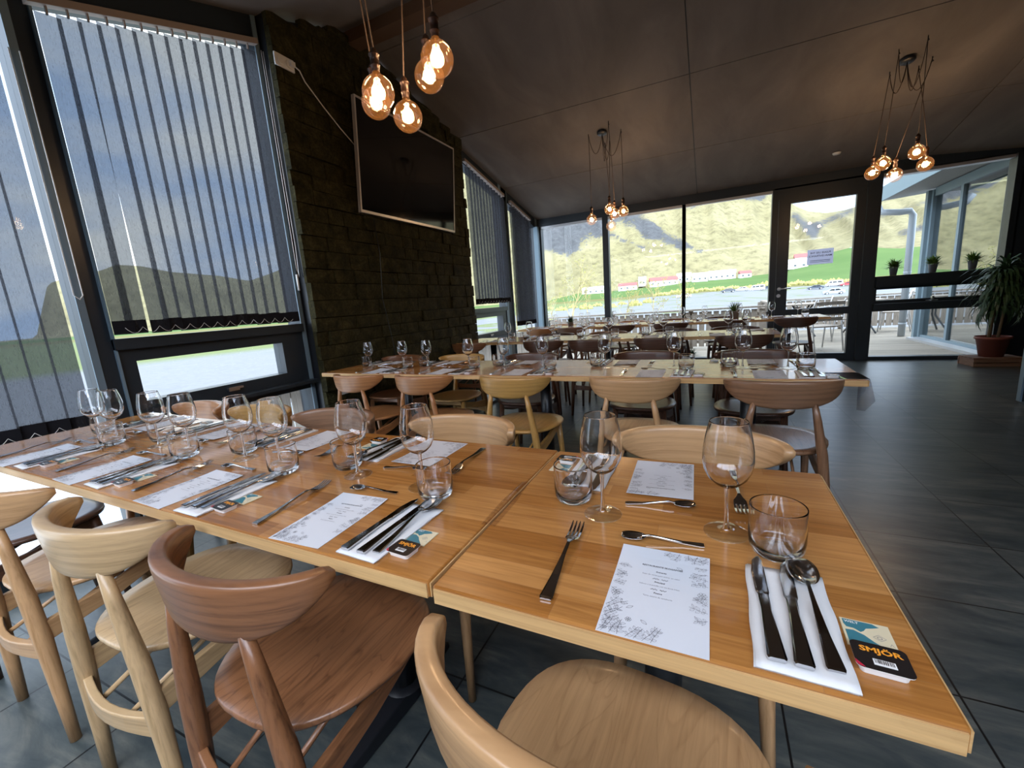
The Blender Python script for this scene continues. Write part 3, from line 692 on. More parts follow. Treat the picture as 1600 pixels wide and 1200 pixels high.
def make_menu():
    W2, H2 = .065, .0975; mb = MB()
    # sheet, slightly curled at the top edge
    rings = []
    for i in range(9):
        y = -H2+2*H2*i/8; z = .0006+.0035*max(0, (i-5)/3)**2
        rings.append([(-W2,y,z-.0003),(W2,y,z-.0003),(W2,y,z+.0003),(-W2,y,z+.0003)])
    mb.loft(rings, 0, smooth=False)
    def zz(y): return .0011+.0035*max(0, ((y+H2)/(2*H2)*8-5)/3)**2
    def put(txt, size, y, mi, bold=0):
        vs, fs = text_mesh(txt, size, bold=bold); mb.add([(a, b+y, zz(b+y)+.0002) for a, b, c in vs], fs, mi)
    put('RESTAURANTE SKOGAFOSS', .0046, .055, 1, .00012)
    put('Entrante', .0042, .0425, 1, .0001); put('Sopa de carne para entrar en calor', .0037, .0345, 2)
    put('Principal', .0042, .019, 1, .0001); put('Salmon a la parrilla con verduras fritas', .0035, .011, 2)
    put('Postre', .0042, -.005, 1, .0001); put('Tarta casera de zanahoria', .0037, -.013, 2)
    rnd = random.Random(5)
    for yy in (.0268, .003):
        for s_ in (-1, 1):
            for k in range(5): leafl(mb, s_*(.0015+k*.0018), yy, PI/2*(1-s_)+.5*(-1)**k, .0022, .0006, 1, zz(yy))
    def sprig(x, y, an, L):
        pts = [(x, y)]; a = an
        for i in range(7): a += rnd.uniform(-.22,.22); pts.append((pts[-1][0]+math.cos(a)*L/7, pts[-1][1]+math.sin(a)*L/7))
        pts = [(min(max(px, -W2+.0012), W2-.0012), min(max(py, -H2+.0012), H2-.0012)) for px, py in pts]
        strokes(mb, pts, .00022, zz(y), 1)
        for i in range(1, 7, 2):
            for s_ in (-1, 1):
                q = pts[i]; aa = a+s_*rnd.uniform(.6, 1.1); Ls = rnd.uniform(.005,.010)
                ex, ey = q[0]+math.cos(aa)*Ls, q[1]+math.sin(aa)*Ls
                if abs(ex) < W2-.001 and abs(ey) < H2-.001: leafl(mb, q[0], q[1], aa, Ls, rnd.uniform(.0012,.0024), 2, zz(q[1]))
    def flower(x, y, r_):
        for k in range(6):
            an = k*PI/3; pts = [(x+math.cos(an)*r_*.6+math.cos(t*PI/4)*r_*.42, y+math.sin(an)*r_*.6+math.sin(t*PI/4)*r_*.42) for t in range(9)]
            strokes(mb, pts, .0002, zz(y), 1)
    for k in range(7): sprig(-W2+.002, -H2+.002+.008*k, rnd.uniform(.2,1.2), rnd.uniform(.022,.036))
    for k in range(7): sprig(-W2+.006+.010*k, -H2+.002, rnd.uniform(.9,1.7), rnd.uniform(.016,.034))
    for k in range(5): sprig(-W2+.002, -.01+.014*k, rnd.uniform(-.6,.6), rnd.uniform(.014,.024))
    for k in range(6): sprig(W2-.002, H2-.002-.013*k, PI+rnd.uniform(-.6,.8), rnd.uniform(.018,.03))
    for k in range(5): sprig(W2-.004-.013*k, H2-.002, -PI/2+rnd.uniform(-.5,.5), rnd.uniform(.012,.022))
    for k in range(4): sprig(W2-.002, .005-.014*k, PI+rnd.uniform(-.5,.5), rnd.uniform(.014,.024))
    flower(-W2+.010, -.020, .006); flower(W2-.009, .010, .006); flower(-.030, -.066, .004)
    for x, y, a in ((-.036,-.046,.6),(.038,.044,.5),(-.045,-.038,0),(.050,.035,0),(-.015,-.062,-.6),(.020,.062,-.5)): leafl(mb, x, y, a, .010, .0022, 1, zz(y)+.0001)
    return mb.build('menu_card', [M_PAPER, M_INK, M_INKL], recalc=False)
def make_napkin():
    rings = []; n = 13
    mb = MB()
    for lay, (dx, dy, zb) in enumerate(((0,0,0),(.0012,-.0015,.0022))):
        vs = []; fs = []; W2, H2 = .046, .0965; NX, NY = 8, 16
        for top in (0,1):
            for j in range(NY+1):
                for i in range(NX+1):
                    x = -W2+2*W2*i/NX; y = -H2+2*H2*j/NY
                    z = zb+(.0020 if top else 0)+ (.0006*math.sin(x*130+y*60)*math.sin(y*85+lay) if top else 0)
                    vs.append((x+dx+.0008*math.sin(y*70+lay), y+dy, z))
        K = (NX+1)*(NY+1)
        for j in range(NY):
            for i in range(NX):
                a = j*(NX+1)+i; fs.append((a,a+NX+1,a+NX+2,a+1)); fs.append((K+a,K+a+1,K+a+NX+2,K+a+NX+1))
        for j in range(NY):
            for i in (0, NX): a = j*(NX+1)+i; fs.append((a,a+NX+1,K+a+NX+1,K+a))
        for i in range(NX):
            for j in (0, NY): a = j*(NX+1)+i; fs.append((a,a+1,K+a+1,K+a))
        mb.add(vs, fs, 0, True)
    return mb.build('paper_napkin', M_NAPK)
def rrect(w_, d_, r_, n=5):
    pts = []
    for cx, cy, a0 in ((w_-r_,d_-r_,0),(-w_+r_,d_-r_,PI/2),(-w_+r_,-d_+r_,PI),(w_-r_,-d_+r_,3*PI/2)):
        for k in range(n+1): a = a0+PI/2*k/n; pts.append((cx+r_*math.cos(a), cy+r_*math.sin(a)))
    return pts
def make_butter():
    r = empty('butter_portion')
    MB().loft([[(x*.86,y*.84,0) for x,y in rrect(.0235,.0185,.006)], [(x*.93,y*.92,.0085) for x,y in rrect(.0235,.0185,.006)]], smooth=False).prism(rrect(.0242,.0192,.006), .0085, .0096).build('tub', M_TUB, r)
    mb = MB(); mb.prism(rrect(.0245,.0195,.006), .0097, .0101, 0)
    vs, fs = text_mesh('SMJÖR', .0125, bold=.0004); 
    mb.add([(a*1.0+.001, b*.85+.0085, .01035) for a, b, c in vs], fs, 1)
    mb.box((.001,-.008,.0103),(.019,.0085,.0003), 2)
    rnd = random.Random(2); x = -.007
    while x < .009:
        wv_ = rnd.choice((.0003,.0006,.0009)); mb.box((x,-.007,.01055),(wv_,.0052,.0001), 0); x += wv_+rnd.choice((.0004,.0007))
    mb.add([(-.0244,-.010,.0104),(-.0244,-.0165,.0104),(-.0215,-.0188,.0104),(-.017,-.0192,.0104)], [(0,1,2,3)], 3)
    mb.build('foil_lid', [M_LID, M_ORANGE, M_TUB, M_RED], r, recalc=False)
    return r
def make_sachet():
    mb = MB(); mb.loft([[(x,y,.0004) for x,y in ((-.0235,-.0225),(.0235,-.0225),(.0235,.0225),(-.0235,.0225))], [(x,y,.0018) for x,y in ((-.0232,-.0222),(.0232,-.0222),(.0232,.0222),(-.0232,.0222))]], 0, smooth=False)
    z = .0020
    mb.add([(-.021,.0205,z),(.008,.0205,z),(.014,.0165,z),(.006,.0125,z),(.000,.010,z),(-.003,.005,z),(-.0065,.002,z),(-.012,.0065,z),(-.019,.0068,z),(-.021,.012,z)], [tuple(range(10))[::-1]], 1)
    mb.add([(-.021,.002,z),(-.013,.003,z),(-.004,-.002,z),(.003,-.010,z),(.011,-.017,z),(.014,-.0205,z),(-.021,-.0205,z)], [tuple(range(7))[::-1]], 1)
    vs, fs = text_mesh('WELT', .0052, 'LEFT', bold=.0001); mb.add([(a-.0195, b+.0165, z+.0002) for a, b, c in vs], fs, 2)
    strokes(mb, [(.004,-.002),(.010,.003),(.016,-.002),(.010,-.007),(.004,-.002)], .0002, z+.0002, 3)
    strokes(mb, [(.010+.0022*math.cos(t), -.002+.0022*math.sin(t)) for t in [k*.7 for k in range(10)]], .0003, z+.0002, 3)
    strokes(mb, [(.017,-.012),(.019,-.008),(.021,-.013)], .0002, z+.0002, 3)
    return mb.build('sugar_sachet', [M_CREAM, M_TEAL, M_TUB, M_INKL], recalc=False)
P = dict(wine=make_wine(), tumbler=make_tumbler(), knife=make_knife(), spoon=spoon_mesh(.200,.0205,.062,'table_spoon'), tea=spoon_mesh(.130,.0135,.040,'tea_spoon'),
         fork=make_fork(), menu=make_menu(), napkin=make_napkin(), butter=make_butter(), sachet=make_sachet())

# ================================================================== TABLES, CHAIRS, PLACE SETTINGS
TH = .75
def make_table(x0, x1, yf, ang, peds, label, group, cy=.36):
    """table whose front edge starts at (x1, yf), runs left; ang = yaw"""
    L = x1-x0; r = empty('dining_table', (x1, yf, 0), ang); tag(r, label, 'table', group)
    o = MB().box((-L/2,.30,TH-.0145),(L,.60,.029)).build('tabletop', [M_TOP], r); bevel(o, .0035, 2)
    e = MB().box((-L/2,-.0006,TH-.016),(L-.006,.003,.024)).box((.0006,.3,TH-.016),(.003,.594,.024)).build('edge_band', M_EDGE, r)
    for p in peds:
        lx = p-x1
        MB().tube([(lx,cy,.045),(lx,cy,TH-.03)], .038, 20).lathe([(.06,.047),(.05,.055),(.038,.058)], 20, c=(lx,cy,0)).build('column', M_BLACK, r)
        mb = MB(); secs = []
        for y_, hw, z1 in ((.06,.030,.022),(.10,.034,.030),(cy,.050,.050),(.50,.034,.030),(.56,.030,.022)): secs.append([(lx-hw,y_,.002),(lx+hw,y_,.002),(lx+hw*.85,y_,z1),(lx-hw*.85,y_,z1)])
        mb.loft(secs, smooth=False); bevel(mb.build('base', M_BLACK, r), .004)
        bevel(MB().box((lx,.30,TH-.036),(.08,.44,.012)).build('support_plate', M_BLACK, r), .002)
    return r
ORD = ['', 'first', 'second', 'third', 'fourth', 'fifth', 'sixth']
rj = random.Random(11)
def setting(tb, side, k, mx, x1, yf, ang, full=True, jit=1.0):
    """mx = world x of the menu centre; tb = table phrase; side near/far"""
    ca, sa = math.cos(ang), math.sin(ang)
    where = 'at %s place from right, %s side of %s' % (ORD[k], side, tb)
    def put(key, lx, ly, rz, name, cat, z=TH):
        a = lx; b = ly
        if side == 'far': a, b, rz = -lx, .58-ly, rz+PI
        X = mx-x1+a; wx = x1+X*ca-b*sa; wy = yf+X*sa+b*ca
        j = jit*.004
        place(P[key], (wx+rj.uniform(-j,j), wy+rj.uniform(-j,j), z+.0004), rz+ang+rj.uniform(-.05,.05)*jit, '%s %s' % (name, where), cat, name_groups[key]+' on '+tb)
    put('menu', 0, .096, 0, 'printed floral menu card', 'menu')
    put('napkin', .157, .102, -.02, 'folded white paper napkin', 'napkin')
    put('knife', .129, .116, .03, 'left steel knife on napkin', 'knife', TH+.0050)
    if full: put('knife', .160, .116, -.03, 'right steel knife on napkin', 'knife', TH+.0050)
    put('spoon', .184, .122, .02, 'steel soup spoon', 'spoon', TH+.0050)
    put('fork', -.148, .130, .05, 'steel table fork', 'fork')
    if full:
        put('tea', -.008, .224, PI/2+.12, 'small steel teaspoon', 'teaspoon')
        put('sachet', .232, .098, -.03, 'teal and cream sachet', 'sachet')
    put('butter', .231, .054, -.04, 'small black-lidded butter portion', 'butter')
    put('wine', .090, .288, rj.uniform(0,3), 'clear stemmed wine glass', 'wine glass')
    put('tumbler', .158, .248, rj.uniform(0,3), 'clear low water tumbler', 'tumbler')
name_groups = dict(menu='menu cards', napkin='paper napkins', knife='table knives', spoon='table spoons', tea='tea spoons', fork='table forks', butter='butter portions', sachet='paper sachets', wine='wine glasses', tumbler='water tumblers')

A1 = -.0095; A2 = -.031; A3 = -.018; A4 = -.012
tA = make_table(-.376, .222, .449, 0, [-.08], 'small square oak table nearest the camera, at right end of nearest row', None)
tB = make_table(-2.60, -.387, .4545, A1, [-.84, -2.14], 'long oak table left of the small square one, running to the window', None)
tC = make_table(-2.68, .592, 2.13, A2, [.18, -.99, -2.18], 'second long oak dining table, ending in a hanging plastic sheet', None)
tD = make_table(-2.72, .55, 4.14, A3, [.2, -1.0, -2.38], 'third long oak dining table from the camera', None, .30)
tE = make_table(-2.75, 1.27, 6.02, A4, [.9, -.4, -2.22], 'farthest long oak table beside the far windows', None, .30)
NT, T2, T3, T4 = 'nearest table row', 'second table', 'third table', 'farthest table'
for k, x in enumerate((-.06,-.705,-1.22,-1.69,-2.19)): setting(NT, 'near', k+1, x, .222, .449, 0 if k == 0 else A1, jit=0 if k < 1 else 1)
for k, x in enumerate((-.095,-.74,-1.21,-1.71,-2.17)): setting(NT, 'far', k+1, x, .222, .449, 0 if k == 0 else A1)
for k, x in enumerate((.25,-.28,-1.06,-1.62,-2.2)): setting(T2, 'near', k+1, x, .592, 2.13, A2)
for k, x in enumerate((.24,-.48,-1.16,-1.80,-2.38)): setting(T2, 'far', k+1, x, .592, 2.13, A2)
for k, x in enumerate((.06,-.52,-1.06,-1.70,-2.25)): setting(T3, 'near', k+1, x, .55, 4.14, A3)
for k, x in enumerate((.39,-.45,-1.14,-1.80)): setting(T3, 'far', k+1, x, .55, 4.14, A3)
for k, x in enumerate((.90,.25,-.45,-1.12,-1.78,-2.3)): setting(T4, 'near', k+1, x, 1.27, 6.02, A4, full=False)
for k, x in enumerate((.80,.02,-.62,-1.2,-1.7)): setting(T4, 'far', k+1, x, 1.27, 6.02, A4, full=False)
WD = dict(tan='light tan wooden', russet='reddish brown wooden', ash='pale ash wooden', honey='honey coloured wooden', golden='golden lacquered wooden', amber='amber brown wooden', brown='mid brown wooden', walnut='dark walnut wooden')
def row(lst, y, ang, x1, side, tb, k0=0):
    for k, (x, c) in enumerate(lst, k0):
        yy = y-(x1-x)*math.tan(ang)
        chair(c, x, yy, (0 if side == 'near' else PI)+ang+rj.uniform(-.04,.04), '%s chair, %s from right on %s side of %s' % (WD[c], ORD[k+1], side, tb), 'chairs on %s side of %s' % (side, tb))
chair('tan', -.108, .496, -.10, 'light tan wooden chair nearest the camera, at right end of nearest table row', 'chairs on near side of nearest table row')
row([(-.775,'russet'),(-1.265,'ash'),(-1.855,'honey'),(-2.42,'walnut')], .55, 0, 0, 'near', NT, 1)
row([(-.03,'honey'),(-.80,'tan'),(-1.42,'brown'),(-1.92,'golden'),(-2.42,'amber')], 1.06, 0, 0, 'far', NT)
row([(.28,'brown'),(-.34,'tan'),(-1.0,'golden'),(-1.64,'amber'),(-2.2,'amber')], 2.22, A2*.6, .3, 'near', T2)
row([(.24,'walnut'),(-.40,'walnut'),(-1.25,'walnut'),(-1.90,'golden'),(-2.55,'russet')], 2.82, A2*.6, .3, 'far', T2)
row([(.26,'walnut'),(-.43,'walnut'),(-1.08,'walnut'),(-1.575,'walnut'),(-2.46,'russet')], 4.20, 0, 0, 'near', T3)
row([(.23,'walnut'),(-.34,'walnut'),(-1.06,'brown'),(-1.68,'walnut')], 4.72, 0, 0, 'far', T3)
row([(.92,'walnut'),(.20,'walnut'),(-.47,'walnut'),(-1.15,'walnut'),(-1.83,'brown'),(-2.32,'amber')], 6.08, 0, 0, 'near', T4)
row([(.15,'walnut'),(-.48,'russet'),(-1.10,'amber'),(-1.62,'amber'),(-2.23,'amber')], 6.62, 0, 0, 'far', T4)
#PART2
# ================================================================== BLINDS
def vblind(y0, y1, n, zb, rail_l, label, group, ang=14, x=-2.83, sw=.089, skip=(), stack=False, pull=None, seed=1, thin=None):
    """slats hang from a sloping head rail; zb = bottom edge; rail_l = drop of the rail under the ceiling"""
    r = empty('vertical_blind', (0,0,0)); tag(r, label, 'blind', group); rr_ = random.Random(seed)
    zt = lambda y: zc(y)-rail_l
    mb = MB(); vs = []
    for a, b in ((y0-.03, y1+.03),):
        vs = [(x-.022,a,zt(a)-.0),(x+.022,a,zt(a)),(x+.022,b,zt(b)),(x-.022,b,zt(b))]; vs += [(p,q,s_+.035) for p,q,s_ in vs]
        if a < 3.16-.9 or True: mb.add(vs, [(0,3,2,1),(4,5,6,7),(0,1,5,4),(1,2,6,5),(2,3,7,6),(3,0,4,7)])
    for i in range(n):
        y = y0+(y1-y0)*(i+.5)/n; mb.box((x,y,zt(y)-.018),(.014,.006,.036))
    mb.build('head_rail', M_RAIL, r)
    low = []
    for i in range(n):
        if i in skip: continue
        y = y0+(y1-y0)*(i+.5)/n; a = math.radians(ang+rr_.uniform(-2.5,2.5)); 
        if stack: a = math.radians(48+rr_.uniform(-14,14))
        dx, dy = math.sin(a)*sw/2, math.cos(a)*sw/2; top = zt(y)-.035; sag = rr_.uniform(-.004,.004)
        yl = y+(pull[i] if pull and i in pull else 0)
        mb = MB(); NZ = 8; vs = []; fs = []
        for k in range(NZ+1):
            t = k/NZ; z = top+(zb+sag-top)*t; yy = y+(yl-y)*t; sc_ = 1
            bow = .0015*math.sin(6*t+i)
            for q in (-1, 0, 1): vs.append((x+dx*q*sc_+(.003 if q == 0 else 0)+bow, yy+dy*q*sc_, z))
        for k in range(NZ):
            for q in (0, 1): a_ = k*3+q; fs.append((a_, a_+1, a_+4, a_+3))
        mb.add(vs, fs, 0, True)
        s_ = mb.build('slat', M_BLIND, r, recalc=False)
        mb = MB(); mb.box((x, yl, zb+sag+.038), (.004+.002, sw*.98, .070), rz=0)
        M4 = Matrix.Translation((x, yl, 0)) @ Matrix.Rotation(-a, 4, 'Z') @ Matrix.Translation((-x, -yl, 0))
        mb.v = [tuple(M4 @ Vector(v)) for v in mb.v]
        mb.build('weight_pocket', M_BLINDW, s_)
        low.append((x+dx, yl+dy, zb+sag+.012)); low.append((x-dx, yl-dy, zb+sag+.012))
    pts = sorted([(x+.006, p[1], p[2]) for p in low], key=lambda p: p[1])
    mids = sorted([y0+(y1-y0)*(i+.5)/n for i in range(n) if i not in skip])
    ch = []
    for a, b in zip(mids, mids[1:]):
        if b-a > .14: continue
        for k in range(6): t = k/6; ch.append((x+.012, a+(b-a)*t, zb+.035-.032*math.sin(PI*t)))
    if ch: MB().tube(ch, .0013, 5).build('bead_chain', M_WHITE, r)
    return r
vblind(-.30, .945, 15, .70, .21, 'dark see-through vertical blind beside the nearest table, at left edge of photo', 'vertical window blinds', seed=2)
vblind(1.125, 2.225, 14, 1.15, .21, 'dark see-through vertical blind left of the television wall, tall with one skewed slat', 'vertical window blinds', skip=(), pull={1:-.022, 2:.012}, seed=3)
vblind(4.98, 6.02, 12, 1.19, .19, 'dark vertical blind just right of the stone wall', 'vertical window blinds', seed=4, ang=20)
vblind(6.30, 7.02, 10, .80, .19, 'gathered dark vertical blind next to the far corner post', 'vertical window blinds', stack=True, seed=5)
# control cords: white pull cords at the reveal
mb = MB().tube([(-2.86,2.31,3.02),(-2.86,2.31,2.0),(-2.85,2.30,1.55),(-2.86,2.32,1.48),(-2.86,2.33,1.7),(-2.86,2.325,3.02)], .003, 6)
o = mb.build('blind_cord', M_WHITE); tag(o, 'thin white looped pull cord hanging beside the stone wall', 'cord')
o = MB().tube([(-2.86,2.30,1.50),(-2.86,2.30,1.38)], .008, 8).build('weight', M_WHITE, o)
mb = MB().tube([(-2.86,1.01,2.45),(-2.86,1.01,1.36),(-2.86,1.03,1.34),(-2.86,1.045,1.36),(-2.86,1.045,2.45)], .003, 6)
o = mb.build('blind_cord', M_WHITE); tag(o, 'thin white looped pull cord on the dark post left of the tall blind', 'cord')

# ================================================================== PENDANTS
def make_bulb(parent, x, y, z, zt, hook=None, can=None):
    """z = bulb centre; cord rises to (hook) at the ceiling, then loops to the canopy"""
    R = .0625
    prof = [(.0135,.090),(.0142,.074),(.018,.064),(.030,.0555),(.044,.0445),(.0555,.0285),(.0618,.0090),(.0620,-.0080),(.0560,-.028),(.045,-.0435),(.030,-.055),(.015,-.0608),(0,-.0625)]
    b = MB().lathe(prof, 32).build('bulb', M_BULB, parent, (x,y,z), recalc=False)
    pts = [(.011*math.cos(k*1.25), .011*math.sin(k*1.25), -.018+.036*k/30) for k in range(31)]
    MB().tube(pts, .0016, 5).lathe([(0,-.019),(.006,-.015),(.0075,0),(.006,.015),(0,.019)], 10).build('filament', M_FIL, b)
    MB().tube([(0,0,.02),(0,0,.072)], [.0022,.005], 8).build('glass_stem', M_BULB, b)
    MB().lathe([(.0145,.072),(.0155,.078),(.0155,.088),(.0185,.092),(.0185,.096),(.0165,.100),(.0165,.126),(.0205,.129),(.0205,.134),(.016,.138),(.012,.148),(.005,.156),(0,.156)], 20).build('socket', M_BRASS, parent, (x,y,z))
    hx, hy, hz = hook or (x, y, zt)
    pts = [(x,y,z+.154),(x+(hx-x)*.5+.004,y+(hy-y)*.5,z+.154+(hz-z-.154)*.5),(hx,hy,hz-.03)]
    if can:
        cx, cy, cz = can; sagz = -.20-.10*random.random()
        pts += [(hx,hy,hz-.012)]
        for k in range(1, 13):
            t = k/12; pts.append((hx+(cx-hx)*t, hy+(cy-hy)*t, (hz-.012)*(1-t)+(cz-.03)*t+sagz*math.sin(PI*t)**.8))
        MB().tube([(hx,hy,hz),(hx,hy,hz-.02),(hx+.008,hy,hz-.034),(hx,hy,hz-.04)], .004, 6).build('ceiling_hook', M_BLACK, parent)
    MB().tube(pts, .0030, 6).build('cord', M_CORD, parent)
    l = D.lights.new('bulb_light', 'POINT'); l.energy = BULBW; l.color = (1,.66,.38); l.shadow_soft_size = .03
    lo = D.objects.new('bulb_light', l); COL.objects.link(lo); lo.parent = b; lo.location = (0,0,0)
def pendant(label, can, bulbs, hooks=None):
    cx, cy = can; cz = zc(cy); r = empty('pendant_light', (0,0,0)); tag(r, label, 'pendant light', 'bulb cluster pendants')
    sl = math.atan(.2) if cy > 3.16 else -math.atan(.31)
    c = MB().lathe([(0,.0),(.055,0),(.058,-.006),(.058,-.020),(.05,-.028),(0,-.030)], 28).build('canopy', M_BLACK, r, (cx,cy,cz-.001)); c.rotation_euler = (-sl, 0, 0)
    for i, (x, y, z) in enumerate(bulbs):
        hk = hooks[i] if hooks else None
        if hk: make_bulb(r, x, y, z, 0, (hk[0], hk[1], zc(hk[1])), (cx, cy, cz))
        else: make_bulb(r, x, y, z, cz, (cx+(x-cx)*.2, cy+(y-cy)*.2, cz-.02))
    return r
M_BRASS = simple('dark antique brass', (.035,.018,.012), .35, metal=.5)
BULBW = 2.6
pendant('nearest cluster of five glowing globe bulbs, hanging above the nearest table row', (-1.10,1.50), [(-1.19,1.46,2.01),(-1.33,1.61,2.06),(-1.20,1.65,1.99),(-1.09,1.68,2.13),(-.95,1.53,2.09)],
        [(-1.22,1.40),(-1.36,1.55),(-1.16,1.72),(-1.08,1.72),(-.96,1.50)])
pendant('five-bulb pendant with black canopy in the middle of the room, above the third table', (-1.18,5.38), [(-1.12,5.40,2.20),(-1.335,5.37,2.105),(-.96,5.42,2.155),(-1.085,5.52,2.16),(-1.15,5.62,2.04)],
        [(-1.14,5.60),(-1.34,5.37),(-.97,5.42),(-1.07,5.22),(-1.20,5.62)])
pendant('five-bulb pendant hanging furthest right, in front of the window with potted plants', (1.57,5.40), [(1.46,5.40,2.21),(1.42,5.54,2.165),(1.57,5.46,2.10),(1.66,5.28,2.235),(1.78,5.44,2.15)],
        [(1.46,5.24),(1.49,5.54),(1.76,5.46),(1.62,5.15),(1.70,5.55)])
tag(MB().lathe([(0,0),(.045,0),(.047,-.006),(.038,-.022),(0,-.026)], 24).build('smoke_detector', M_WHITE, None, (1.42,7.0,zc(7.0)-.001)), 'small round white smoke detector on the dark ceiling', 'smoke detector')

# ================================================================== TELEVISION, SOCKETS
def tvp(y, z, d=0): t = (z-2.03)/.9; return (-2.735+.085*t+d, y, z)
tv = empty('television', (0,0,0)); tag(tv, 'large wall television with silver frame tilted forward on the stone wall', 'television')
Y0, Y1, Z0, Z1 = 2.93, 4.42, 2.03, 2.925
mb = MB(); q = lambda y,z,d: tvp(y,z,d)
def plate(mb, y0, y1, z0, z1, d0, d1, mi=0):
    vs = [q(y0,z0,d0),q(y1,z0,d0),q(y1,z1,d0),q(y0,z1,d0),q(y0,z0,d1),q(y1,z0,d1),q(y1,z1,d1),q(y0,z1,d1)]
    mb.add(vs, [(0,3,2,1),(4,5,6,7),(0,1,5,4),(1,2,6,5),(2,3,7,6),(3,0,4,7)], mi)
plate(mb, Y0+.01, Y1-.01, Z0+.01, Z1-.01, -.028, .0); mb.build('back_shell', M_BLACK, tv)
mb = MB(); bw = .014
plate(mb, Y0, Y1, Z0, Z0+bw*1.6, -.02, .012); plate(mb, Y0, Y1, Z1-bw, Z1, -.02, .012); plate(mb, Y0, Y0+bw, Z0+bw*1.6, Z1-bw, -.02, .012); plate(mb, Y1-bw, Y1, Z0+bw*1.6, Z1-bw, -.02, .012)
mb.build('frame', M_TVF, tv)
mb = MB(); plate(mb, Y0+bw, Y1-bw, Z0+bw*1.6, Z1-bw, 0, .006); mb.build('screen', M_SCREEN, tv)
MB().b2(-2.80, -2.735, 3.5, 3.85, 2.3, 2.7).build('wall_bracket', M_BLACK, tv)
so_ = empty('power_socket', (0,0,0)); tag(so_, 'white double power socket high on the stone wall left of television', 'socket')
bevel(MB().box((-2.757,2.40,2.955),(.014,.155,.082)).build('plate', M_WHITE, so_), .004)
for dy in (-.034,.034): MB().tube([(-2.750,2.40+dy,2.955),(-2.742,2.40+dy,2.955)], .026, 20).tube([(-2.745,2.40+dy-.008,2.955),(-2.7405,2.40+dy-.008,2.955)], .003, 6).build('outlet', M_WHITE, so_)
cb = MB().tube([(-2.735,2.452,2.955),(-2.72,2.49,2.93),(-2.735,2.54,2.88),(-2.742,2.70,2.76),(-2.742,2.84,2.66),(-2.735,2.97,2.57)], .0045, 8).build('power_cable', M_WHITE)
tag(cb, 'white power cable running from wall socket down to television', 'cable'); MB().box((-2.735,2.445,2.955),(.03,.035,.03)).build('plug', M_WHITE, cb)
so2 = empty('floor_socket', (0,0,0)); tag(so2, 'white double socket low on the stone wall behind second table', 'socket')
bevel(MB().box((-2.757,2.53,.565),(.014,.155,.082)).build('plate', M_WHITE, so2), .004)
for dy in (-.034,.034): MB().tube([(-2.750,2.53+dy,.565),(-2.742,2.53+dy,.565)], .026, 20).build('outlet', M_WHITE, so2)
cb = MB().tube([(-2.75,3.1,2.0),(-2.745,3.12,1.7),(-2.755,3.09,1.3),(-2.75,3.15,.9),(-2.752,3.2,.45)], .0035, 6).build('thin_cable', M_BLACK)
tag(cb, 'thin black cable hanging down the stone wall below television', 'cable')

# ================================================================== SIGN, PLANTS, ODDS AND ENDS
mb = MB(); mb.b2(1.265,1.575,7.560,7.5615,1.405,1.615)
for ln, z_, s_ in (('PLEASE USE THE', 1.565, .034), ('MAIN ENTRANCE', 1.520, .035)):
    vs, fs = text_mesh(ln, s_, bold=.0006); mb.add([(1.42-a, 7.5592, z_+b) for a, b, c in vs], fs, 1)
mb.b2(1.30,1.54,7.5588,7.5598,1.455,1.462,2); mb.b2(1.30,1.54,7.5588,7.5598,1.435,1.441,2)
M_BLUEI = simple('blue print', (.05,.06,.16), .6)
tag(mb.build('door_sign', [M_SIGN, M_SIGNI, M_BLUEI], recalc=False), 'grey paper notice stuck on the glass door, text seen reversed', 'sign')
def blades(mb, n, r0, L, spread, rnd, w_=.004, droop=.5, zc_=0, mi=0, tw=0):
    for i in range(n):
        a = rnd.uniform(0, 2*PI); el = rnd.uniform(spread, PI/2); x, y, z = rnd.uniform(-r0,r0)*.7, rnd.uniform(-r0,r0)*.7, zc_
        l = L*rnd.uniform(.7,1.1); ex = el; prev = None; N = 5; px, py, pz = x, y, z
        for k in range(N+1):
            t = k/N; ww = w_*math.sin(PI*min(1, .25+.75*t)) if k < N else .0002
            sx_, sy_ = -math.sin(a)*ww, math.cos(a)*ww
            cur = ((px-sx_,py-sy_,pz),(px+sx_,py+sy_,pz))
            if prev: mb.add([prev[0],prev[1],cur[1],cur[0]], [(0,1,2,3)], mi, True)
            prev = cur; px += math.cos(a)*math.cos(ex)*l/N; py += math.sin(a)*math.cos(ex)*l/N; pz += math.sin(ex)*l/N; ex -= droop/N
def pot_plant(x, y, z, label, h=.10, rt=.048, rb=.034, potm=None, n=120, L=.13, spread=.35, w_=.005, group=None, name='potted_plant', leaf=None):
    r = empty(name, (x,y,z)); tag(r, label, 'plant', group); rnd = random.Random(hash(label) % 97 if False else int(abs(x)*100))
    MB().lathe([(0,0),(rb,0),(rt,h*.93),(rt+.003,h*.94),(rt+.003,h),(rt-.003,h),(rb*1.05,h*.75),(0,h*.75)], 24).build('pot', potm or M_ZINC, r)
    MB().lathe([(0,h*.86),(rt-.004,h*.85)], 20).build('soil', M_SOIL, r)
    mb = MB(); blades(mb, n, rt*.7, L, spread, rnd, w_, .9, h*.85)
    mb.build('foliage', leaf or M_LEAF, r, recalc=False); return r
for x, lb in ((2.24,'leftmost'), (2.64,'middle'), (3.02,'rightmost')):
    pot_plant(x, 7.50, 1.1655, 'small leafy plant in zinc pot, %s of three on the window rail' % lb, h=.115, group='zinc potted plants on the window rail', n=190, L=.15, spread=.15, w_=.007)
pot_plant(.30, 6.50, TH+.0005, 'grassy plant in grey pot on farthest table, right of centre', h=.10, rt=.055, rb=.05, potm=M_GREYPOT, n=130, L=.17, spread=.6, w_=.004)
